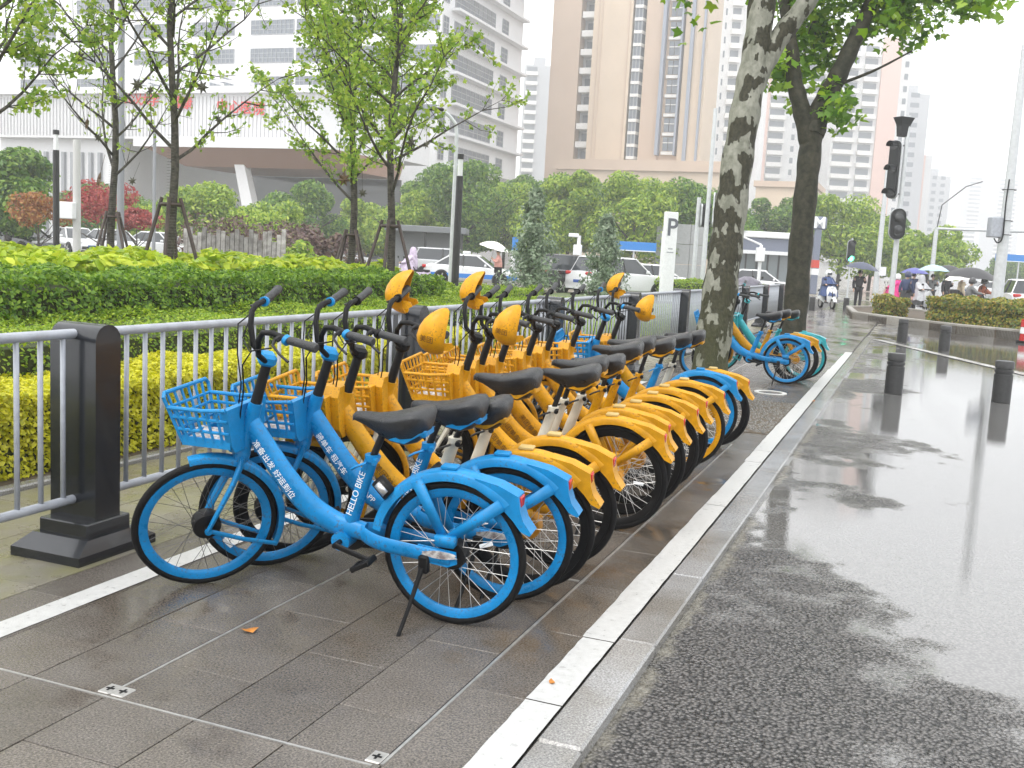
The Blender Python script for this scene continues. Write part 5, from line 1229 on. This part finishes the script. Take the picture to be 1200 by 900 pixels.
b = base(529, 26); t = thing('lamp_post', 'thin grey street lamp with a hooked top behind the dark lamp post', 'lamp post', b); z2 = at(536, 160, 26).z; obj('pole', MB().tube(curve([(0, 0, 0), (0, 0, z2*.6), (0, 0, z2), (-.1, -.05, z2+.35), (-.3, -.15, z2+.55)], 4), .05, 8), POLE, t, True); obj('lamp_head', MB().box((-.5, -.2, z2+.6), (.4, .18, .08), rz=LEFT, ch=.03), POLED, t)
b = base(90, 26); t = thing('post', 'thick white post with a small box beside the crimson maple', 'post', b); pole(t, at(88, 165, 26).z, .10, .09, pmat('post_offwhite', (.5, .5, .49), .5)); obj('box', MB().box((-.12, -.2, at(82, 247, 26).z), (.42, .3, .42), rz=LEFT, ch=.02), WHITE, t)
b = base(141, 28); t = thing('pole', 'tall thin grey pole right behind the bare young trunk', 'pole', b); pole(t, 8.5, .10, .08, pmat('pole_grey', (.24, .25, .27), .5))
b = base(180, 40); t = thing('pole', 'slim far grey pole between the two sparse young trees', 'pole', b); pole(t, 5.5, .07, .06, pmat('pole_grey', (.24, .25, .27), .5))
b = base(1031, 58); t = thing('pole', 'white tapering pole with a small box between the transit pillar and the island', 'pole', b); pole(t, at(1042, 195, 58).z, .17, .1); obj('box', MB().box((.25, -.1, at(1036, 318, 58).z), (.35, .3, .5), rz=LEFT), WHITE, t)
b = base(678, 50); t = thing('camera_pole', 'white pole with camera and box behind the dark car', 'pole', b); z = at(678, 276, 50).z; pole(t, z, .1, .09, WHITE); obj('box', MB().box((0, -.15, z-.75), (.42, .3, .6), rz=LEFT, ch=.03), WHITE, t); obj('camera', MB().box((-.25, -.1, z), (.5, .2, .18), rz=LEFT, ch=.03), WHITE, t)
b = base(892, 52); t = thing('camera_pole', 'white pole with camera and box between the plane trunks', 'pole', b); z = at(893, 287, 52).z; pole(t, z, .09, .08, WHITE); obj('box', MB().box((0, -.15, z-.5), (.42, .3, .7), rz=LEFT, ch=.03), WHITE, t); obj('arm', MB().tube([(0, 0, z), (-.9, -.35, z+.35)], .05, 6), WHITE, t)
for px, D, yb, w_, lb in ((743, 55, 289, 1.1, 'small blue street name sign on a thin post'), (1196, 70, 303, 1.5, 'blue direction sign behind the tall mast')):
    b = base(px, D); t = thing('street_sign', lb, 'sign', b); z = at(px, yb, D).z; pole(t, z, .05, .05); obj('panel', MB().box((0, -.08, z), (w_*2.2, .05, .5), rz=LEFT, ch=.01), BLUES, t); obj('white_border', MB().box((0, -.085, z-.22), (w_*2.15, .06, .05), rz=LEFT), WHITE, t)
b = base(668, 60); t = thing('street_sign', 'narrow blue sign on a white post beside the pointed conifer', 'sign', b); z = at(603, 280, 60).z; pole(t, z, .05, .05); obj('panel', MB().box((0, -.08, z-.3), (.35, .05, .8), rz=LEFT), BLUES, t); t.location = base(604, 60)
b = base(777, 50); t = thing('post', 'short white post left of the parking sign', 'post', b); pole(t, at(779, 271, 50).z, .11, .1, WHITE)
# transit pillar
b = base(957, 66); t = thing('transit_pillar', 'grey transit pillar topped with a white letter M', 'sign', b, LEFT); z = at(964, 262, 66).z; SIGN_D = pmat('pillar_grey', (.16, .18, .24), .45)
obj('shaft', MB().box((0, 0, z/2-.2), (.42, .3, z-.4), ch=.03), SIGN_D, t); hd = obj('head', MB().box((0, 0, z), (1.0, .4, .85), ch=.12), SIGN_D, t); me = text_mesh('M', 1.0, LETW, depth=.01, bold=.03); o = link('lettering', me, hd); o.location = (0, -.215, z); o.rotation_euler = (PI/2, 0, 0)
obj('red_band', MB().box((0, 0, 1.95), (.45, .33, .5)), pmat('sign_red', (.55, .06, .04), .4), t); obj('white_band', MB().box((0, 0, 1.45), (.45, .33, .4)), WHITE, t)
# gantry
b1, b2 = base(1095, 70), base(1200, 70); t = thing('sign_gantry', 'white gantry frame spanning the road behind the crowd', 'gantry', b1); d = b2-b1; z = at(1098, 268, 70).z
pole(t, z, .16, .14); obj('beam', MB().tube([(0, 0, z), (d.x, d.y, z+.1)], .09, 8), POLE, t, True); obj('arm', MB().tube([(0, 0, z-.3), (.2, .1, z+1.6), (1.6, .5, z+2.9), (2.6, .9, z+3.3)], .035, 6), POLED, t, True)
b = base(1098, 72); 
# red and white marker at the right edge
b = ground(1200, 402, ZR); t = thing('road_marker', 'red and white plastic road marker beside the island kerb', 'marker', (b.x, b.y, ZR)); 
for nm, z0, z1, m in (('base', 0, .06, BLACK), ('red_band', .06, .25, REDL), ('white_band', .25, .42, WHITE), ('red_band', .42, .62, REDL)): obj(nm, MB().lathe([(.2 if z0 == 0 else .13, z0), (.2 if z0 == 0 else .12, z1)], n=16), m, t, True)
# plank wall
t = thing('plank_wall', 'weathered grey upright plank wall behind the lime shrubs', 'wall', base(215, 34)); d = base(335, 34)-base(215, 34); PLK = pmat('weathered_plank', (.14, .13, .12), .7, c2=(.34, .33, .31), vscale=5, rand=.35, bump=.6)
n = 22
for k in range(n):
    h = 1.85+.18*math.sin(k*1.9)+rnd.uniform(-.08, .08)*0-(.10 if k % 3 else 0); a = math.atan2(d.y, d.x); p = d*((k+.5)/n)
    obj('plank', MB().box((p.x, p.y, h/2-.05), (d.length/n-.015, .06+rnd.uniform(0, .03), h), rz=a, ch=.008), PLK, t)
# ------------------------------------------------------------------ buildings
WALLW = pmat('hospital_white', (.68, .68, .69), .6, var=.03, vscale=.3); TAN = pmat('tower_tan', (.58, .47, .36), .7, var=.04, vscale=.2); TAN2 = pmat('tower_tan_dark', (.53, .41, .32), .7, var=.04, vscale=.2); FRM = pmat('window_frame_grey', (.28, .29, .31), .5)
CONC = pmat('tower_white', (.66, .66, .66), .7, var=.05, vscale=.2); PNK = pmat('tower_pink', (.68, .48, .42), .7); GRYT = pmat('tower_grey', (.42, .43, .45), .7, var=.05, vscale=.1); BLUF = pmat('frame_blue', (.26, .29, .35), .5); BALC = pmat('balcony_white', (.72, .71, .69), .6)
def window_mesh(w, h, nx, ny, fr=.09):
    m = MB().box((0, .02, 0), (w, .04, h)); g_ = m.mesh('window', BGLASS)
    f = MB()
    for i in range(nx+1): f.box((-w/2+w*i/nx, -.02, 0), (fr, .08, h+fr))
    for k in range(ny+1): f.box((0, -.02, -h/2+h*k/ny), (w+fr, .07, fr))
    return g_, f.mesh('frame', FRM)
# hospital: front face looks along -Y, side face along +X
cx, cyv = -62.5, 128.6
FH = 3.95
hosp = thing('hospital_building', 'white multi storey hospital block with bands of grid windows', 'building', (cx, cyv, 0))
Yend = at_x(607, 150, cx).y-cyv; HT = 62
obj('wall', MB().bx(-75, 0, 0, Yend, 0, HT), WALLW, hosp)
zrow0 = at_x(550, 186, cx).z                       # centre of the lowest visible side row
yb = [at_x(px, 150, cx).y-cyv for px in (527, 574, 582.5, 589.5, 514, 520)]
mats = {}
def put_windows(key, w, h, nx, ny, positions, rz):
    g_, f_ = window_mesh(w, h, nx, ny)
    for p in positions:
        o = link('window', g_, hosp); o.location = p; o.rotation_euler = (0, 0, rz); link('frame', f_, o)
rows = [zrow0+FH*1.06*k for k in range(-1, 9)]
wB = yb[1]-yb[0]
put_windows('side', wB, 2.3, 9, 3, [(.06, (yb[0]+yb[1])/2, z) for z in rows], PI/2)
put_windows('nar', yb[3]-yb[2], 2.3, 2, 3, [(.06, (yb[2]+yb[3])/2, z) for z in rows], PI/2)
put_windows('nar2', max(1.2, yb[5]-yb[4]), 2.3, 2, 3, [(.06, (yb[4]+yb[5])/2, z) for z in rows], PI/2)
for z in rows: obj('ledge', MB().bx(0, 1.3, 3, yb[3]+6, z-1.9, z-1.55), WALLW, hosp)
fx = []
zf = at_y(315, 98, cyv).z
frows = [zf+FH*k for k in range(-1, 9)]
xs = [at_y(px, 100, cyv).x-cx for px in (250, 318, 372, 430, 484, 180, 112, 45)]
wd = .5*abs(at_y(345, 98, cyv).x-at_y(290, 98, cyv).x)*2
put_windows('front', wd*.9, 1.95, 10, 3, [(x, -.06, z) for x in xs for z in frows], 0)
obj('cornice', MB().bx(-75.4, .4, -.4, Yend+.4, HT, HT+1.2), WALLW, hosp)
# podium wing with ribbed cladding, red letters, brown soffit
YP = 92
pl, pr_ = at_y(-10, 130, YP), at_y(372, 130, YP)
wing = thing('hospital_wing', 'low white ribbed hospital wing carrying red Chinese lettering', 'building', (pl.x, YP, 0))
wl = pr_.x-pl.x; ztop = at_y(200, 110, YP).z; zbot = at_y(200, 163, YP).z
obj('wall', MB().bx(0, wl, 0, 26, zbot, ztop), WALLW, wing)
rb = MB(); n = 90
for k in range(n): rb.bx(wl*k/n, wl*k/n+.12, -.14, .0, zbot+.3, ztop-.3)
stuff(obj('cladding_ribs', rb, pmat('rib_grey', (.55, .55, .56), .6), wing))
obj('parapet', MB().bx(-.5, wl+.5, -.6, 26.3, ztop, ztop+.7), WALLW, wing)
obj('lower_wall', MB().bx(0, wl*.40, 1.2, 25, 0, zbot), WALLW, wing)
for k in range(9): obj('fin', MB().bx(wl*(.10+.03*k), wl*(.10+.03*k)+.4, .8, 1.3, zbot-11.5, zbot-1.5), FRM, wing)
# canopy
cz1, cz0 = at_y(260, 178, YP-4).z, at_y(260, 194, YP-4).z
x0 = at_y(168, 180, YP-4).x-pl.x; x1 = at_y(395, 180, YP-4).x-pl.x
obj('canopy_fascia', MB().bx(x0-1, x1, -4.4, 10, cz1+.4, cz1+1.3), WALLW, wing)
obj('canopy_soffit', MB().loft([[Vector(p) for p in ((x0, -4.2, cz1+.4), (x1, -4.2, cz1+.4), (x1, 10, cz1+.4), (x0, 10, cz1+.4))], [Vector(p) for p in ((x0+4, -2.2, cz0), (x1, -2.2, cz0), (x1, 9, cz0), (x0+4, 9, cz0))]]), pmat('soffit_brown', (.25, .13, .085), .6), wing)
obj('entrance_glass', MB().bx(x0+3, x1, 9.2, 9.6, 0, cz0), GLASS, wing)
ca, cbm = at_y(283, 196, YP-2), at_y(300, 255, YP-2)
obj('slanting_column', MB().loft([[Vector((ca.x-pl.x+dx, -2+dy, cz0+.5)) for dx, dy in ((-.6, -.5), (.6, -.5), (.6, .5), (-.6, .5))], [Vector((cbm.x-pl.x+dx+.6, -2+dy, 0)) for dx, dy in ((-.8, -.5), (.8, -.5), (.8, .5), (-.8, .5))]]), WALLW, wing)
REDT = pmat('letter_red', (.62, .05, .05), .5)
chars = ['武', '汉', '大', '学', '', '', '泰', '康', '', '', '中', '心', '医', '院']; pxs = [151, 162, 172, 182, 0, 0, 211, 221, 0, 0, 262, 277, 290, 305]
for ch_, px in zip(chars, pxs):
    if not ch_: continue
    q = at_y(px, 116+.083*(px-150), YP); me = text_mesh(ch_, 1.45, REDT, depth=.04, bold=.01); o = link('lettering', me, wing); o.location = (q.x-pl.x, -.24, q.z); o.rotation_euler = (PI/2, 0, 0)
# skeletal roof frames on the wing
rf = MB()
for k in range(10): rf.bx(wl*.2+k*2.2, wl*.2+k*2.2+.15, 2, 14, ztop+3.2, ztop+3.5)
for k in range(4): rf.bx(wl*.2, wl*.2+20, 2+k*4, 2.2+k*4, ztop+3.0, ztop+3.2)
for a in (0, 20):
    for c in (2, 14): rf.bx(wl*.2+a, wl*.2+a+.3, c, c+.3, ztop+.7, ztop+3.1)
obj('roof_trellis', rf, WALLW, wing)

# tan tower, facade faces the street corner
YT_ = 168
def tx(px, py=120): return at_y(px, py, YT_).x
def tz(px, py): return at_y(px, py, YT_).z
tow = thing('tan_tower', 'tall tan apartment tower with stacked bay windows and blue framed window strips', 'building', (tx(639), YT_, 0)); ox = tx(639); HT2 = 92
def blk(nm, a, b_, y0, y1, z0, z1, m, par=None): return obj(nm, MB().bx(a-ox, b_-ox, y0, y1, z0, z1), m, par or tow)
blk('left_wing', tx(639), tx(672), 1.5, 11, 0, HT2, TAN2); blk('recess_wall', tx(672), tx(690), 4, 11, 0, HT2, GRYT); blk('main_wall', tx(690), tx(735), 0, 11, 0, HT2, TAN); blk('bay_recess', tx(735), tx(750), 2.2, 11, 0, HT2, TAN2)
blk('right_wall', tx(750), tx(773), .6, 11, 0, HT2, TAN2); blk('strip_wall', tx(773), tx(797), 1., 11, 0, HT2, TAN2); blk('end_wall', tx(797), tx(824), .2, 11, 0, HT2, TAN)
for px in (696, 700, 731): blk('groove_rib', tx(px)-.1, tx(px)+.1, -.12, .1, 14, HT2, TAN2)
fl = 3.05
z = 14.
k = 0
SLABM = {}
while z < HT2-2:
    # recess balconies
    bl = blk('balcony', tx(672)+.2, tx(688), 1.6, 4, z, z+1.0, BALC); obj('window', MB().bx(tx(673)-ox+.4, tx(687)-ox, 3.8, 4.05, z+1.1, z+2.6), BGLASS, tow)
    z += fl
za, zb2 = tz(741, 175), tz(752, 12); n_b = 12
for k in range(16):
    z = za+(zb2-za)*k/11
    wv = obj('bay_window', MB().loft([[Vector(p) for p in ((tx(736)-ox, 2.3, zz), (tx(738)-ox, .2, zz), (tx(746)-ox, .2, zz), (tx(749)-ox, 2.3, zz))] for zz in (z-1.1, z+.9)]), BGLASS, tow)
    obj('sill', MB().loft([[Vector(p) for p in ((tx(735)-ox, 2.3, zz), (tx(737.3)-ox, 0, zz), (tx(746.7)-ox, 0, zz), (tx(749.8)-ox, 2.3, zz))] for zz in (z-1.6, z-1.1)]), BALC, wv); fr_ = MB()
    for u in (.0, .5, 1.): xx_ = (tx(738)+(tx(746)-tx(738))*u)-ox; fr_.bx(xx_-.08, xx_+.08, .1, .25, z-1.1, z+.9)
    obj('frame', fr_, FRM, wv)
def strip(a, b_, py0, py1):
    z0, z1 = tz((a+b_)/2, py0), HT2-4; blk('strip_frame', tx(a), tx(a)+.55, -.45, 1.1, z0, z1, BLUF); blk('strip_frame', tx(b_)-.3, tx(b_), -.5, 1.1, z0, z1, BLUF); z = z0+.4
    while z < z1-2:
        for s in (0, 1):
            xa = tx(a)+1.1+s*(tx(b_)-tx(a)-1.6)/2; wv = obj('window', MB().bx(xa-ox, xa-ox+(tx(b_)-tx(a)-1.8)/2, .72, .98, z+.4, z+2.6), BGLASS, tow); obj('frame', MB().bx(xa-ox, xa-ox+(tx(b_)-tx(a)-1.8)/2, .6, .75, z+1.6, z+1.75), BALC, wv)
        blk('spandrel', tx(a)+.9, tx(b_)-.3, .5, 1.05, z-.25, z+.25, BALC); z += fl
strip(771, 795, 182, 0); strip(804, 821, 190, 0)
pod = thing('podium_building', 'tan low podium block with a row of windows at the tower foot', 'building', (ox, YT_-12, 0))
pa, pb = at_y(655, 195, YT_-12), at_y(846, 200, YT_-12)
obj('wall', MB().bx(pa.x-ox, pb.x-ox, 0, 11, 0, tz(720, 200)-1), TAN, pod); obj('parapet', MB().bx(pa.x-ox-.5, pb.x-ox+.5, -.5, 11.5, tz(720, 200)-1, tz(720, 200)+.6), TAN2, pod)
for k in range(5): obj('window', MB().bx(pb.x-ox+.02, pb.x-ox+.1, 1+k*2, 2.4+k*2, 7, 10), GLASS, pod)
pod2 = thing('podium_building', 'tan flat block seen between the two plane trunks', 'building', (at_y(885, 230, 150).x, 150, 0)); w2_ = at_y(955, 230, 150).x-at_y(885, 230, 150).x; hh = at_y(905, 219, 150).z; obj('wall', MB().bx(0, w2_, 0, 12, 0, hh), TAN, pod2); obj('parapet', MB().bx(-.3, w2_+.3, -.4, 12.3, hh, hh+.8), TAN2, pod2)
# further towers, simpler
def tower(label, px0, px1, ytop, D, wall, cols=(), fl=3.0, depth=18, balc=True, seed=0, group='distant apartment towers', pink=None):
    a, b_ = at(px0, 250, D), at(px1, 250, D); w_ = (b_-a).length; h = at((px0+px1)/2, ytop, D).z; t = thing('apartment_tower', label, 'building', (a.x, a.y, 0), math.atan2(b_.y-a.y, b_.x-a.x), group)
    obj('wall', MB().bx(0, w_, 0, depth, 0, h), wall, t); obj('roof_block', MB().bx(w_*.3, w_*.7, 3, depth-3, h, h+3), wall, t)
    gl = MB(); sl = MB(); r = random.Random(seed); z = 4.
    while z < h-2:
        for (u0, u1, kind) in cols:
            x0, x1 = u0*w_, u1*w_
            if kind == 'b': sl.bx(x0, x1, -1.2, .0, z-.2, z+.9); gl.bx(x0+.2, x1-.2, -.08, .02, z+.9, z+2.5)
            else:
                n = max(1, int((x1-x0)/3.2))
                for k in range(n):
                    xa = x0+(x1-x0)*(k+.25)/n; gl.bx(xa, xa+(x1-x0)/n*.5, -.08, .02, z+.9, z+2.3)
        z += fl
    if pink: obj('coloured_strip', MB().bx(pink[0]*w_, pink[1]*w_, -.5, .1, 0, h), PNK, t)
    if gl.v: stuff(obj('window_grid', gl, BGLASS, t))
    if sl.v: stuff(obj('balcony_grid', sl, BALC, t))
    return t
tower('slim grey tower in the gap beside the tan tower', 606, 640, 80, 330, GRYT, ((.05, .45, 'b'),), depth=30, seed=1)
tower('white tower with stacked balconies behind the patched plane trunk', 829, 882, -80, 230, CONC, ((.05, .12, 'w'), (.2, .42, 'b'), (.5, .62, 'w'), (.68, .8, 'w')), seed=2)
tower('pale tower with a pink strip behind the forked plane tree', 966, 1050, 48, 260, CONC, ((.02, .3, 'b'), (.36, .56, 'b'), (.9, 1., 'w')), seed=3, pink=(.6, .86))
tower('pale ribbed tower between the two plane trees', 888, 962, 60, 270, CONC, ((.05, .3, 'b'), (.4, .5, 'w'), (.6, .95, 'b')), seed=4, pink=(.0, .04))
tower('round shouldered grey tower behind the signal pole', 1042, 1076, 112, 320, GRYT, ((.2, .8, 'w'),), seed=5)
tower('pink grey tower right of the signal pole', 1052, 1086, 182, 330, CONC, ((.1, .5, 'b'),), seed=6, pink=(.5, .75))
tower('hazy grey tower beyond the gantry pole', 1072, 1110, 206, 420, GRYT, ((.1, .9, 'w'),), seed=7)
tower('faint wide tower in the mist beside the tall mast', 1126, 1196, 210, 760, GRYT, ((.1, .3, 'b'), (.6, .9, 'b')), depth=60, seed=8)
tower('faint low tower in the mist behind the gantry', 1100, 1150, 262, 700, CONC, ((.1, .9, 'b'),), depth=60, seed=9)
# transit entrance / shelter
b0, b1_ = base(862, 74), base(940, 74); t = thing('station_entrance', 'glass station entrance with a dark lettered fascia between the plane trunks', 'building', b0, math.atan2((b1_-b0).y, (b1_-b0).x)); w_ = (b1_-b0).length; z = at(900, 278, 74).z
obj('roof', MB().bx(-.5, w_+.5, -1, 6, z-.1, z+.35, ch=.05), WHITE, t); obj('fascia', MB().bx(-.3, w_+.3, -.8, -.6, z-1.0, z-.1), SIGN_D, t); obj('white_band', MB().bx(-.3, w_+.3, -.82, -.58, z-1.25, z-1.0), WHITE, t)
for k in range(6): obj('glass_panel', MB().bx(w_*k/6+.06, w_*(k+1)/6-.06, 0, .06, .1, z-1.25), pmat('shelter_glass', (.16, .19, .2), .1, spec=.7), t)
for k in range(7): obj('mullion', MB().bx(w_*k/6-.06, w_*k/6+.06, -.05, .1, 0, z-1.0), POLED, t)
b0 = base(470, 66); t = thing('bus_shelter', 'low grey roofed shelter behind the lilac caped rider', 'shelter', b0, LEFT); obj('roof', MB().bx(-1, 4.2, -1, 3, 2.6, 3.0, ch=.04), pmat('shelter_grey', (.16, .17, .18), .6), t); obj('wall', MB().bx(-.6, 3.9, 1, 1.2, 0, 2.6), pmat('shelter_wall', (.22, .23, .24), .6), t)
for x in (-.7, 1.6, 3.9): obj('post', MB().bx(x-.08, x+.08, -.6, -.44, 0, 2.6), POLED, t)
t = thing('concrete_wall', 'grey tiled wall behind the parking sign', 'wall', base(768, 72), LEFT); 
for k in range(3):
    for q in range(3): obj('panel', MB().box((.6+1.2*k, 0, .75+1.4*q), (1.17, .3, 1.37), ch=.01), pmat('wall_panel_grey', (.30, .31, .31), .6, var=.1), t)
# ------------------------------------------------------------------ misty rain air
hzm = bpy.data.materials.new('mist'); hzm.use_nodes = True; tt = hzm.node_tree; tt.nodes.clear(); ov = tt.nodes.new('ShaderNodeOutputMaterial'); pv = tt.nodes.new('ShaderNodeVolumePrincipled')
pv.inputs['Color'].default_value = (.95, .96, .97, 1); pv.inputs['Density'].default_value = .0015; pv.inputs['Anisotropy'].default_value = .2; tt.links.new(pv.outputs[0], ov.inputs['Volume'])
hb_ = MB().bx(-420, 320, -40, 860, -1.3, 150); o = obj('haze', hb_, hzm); stuff(o)
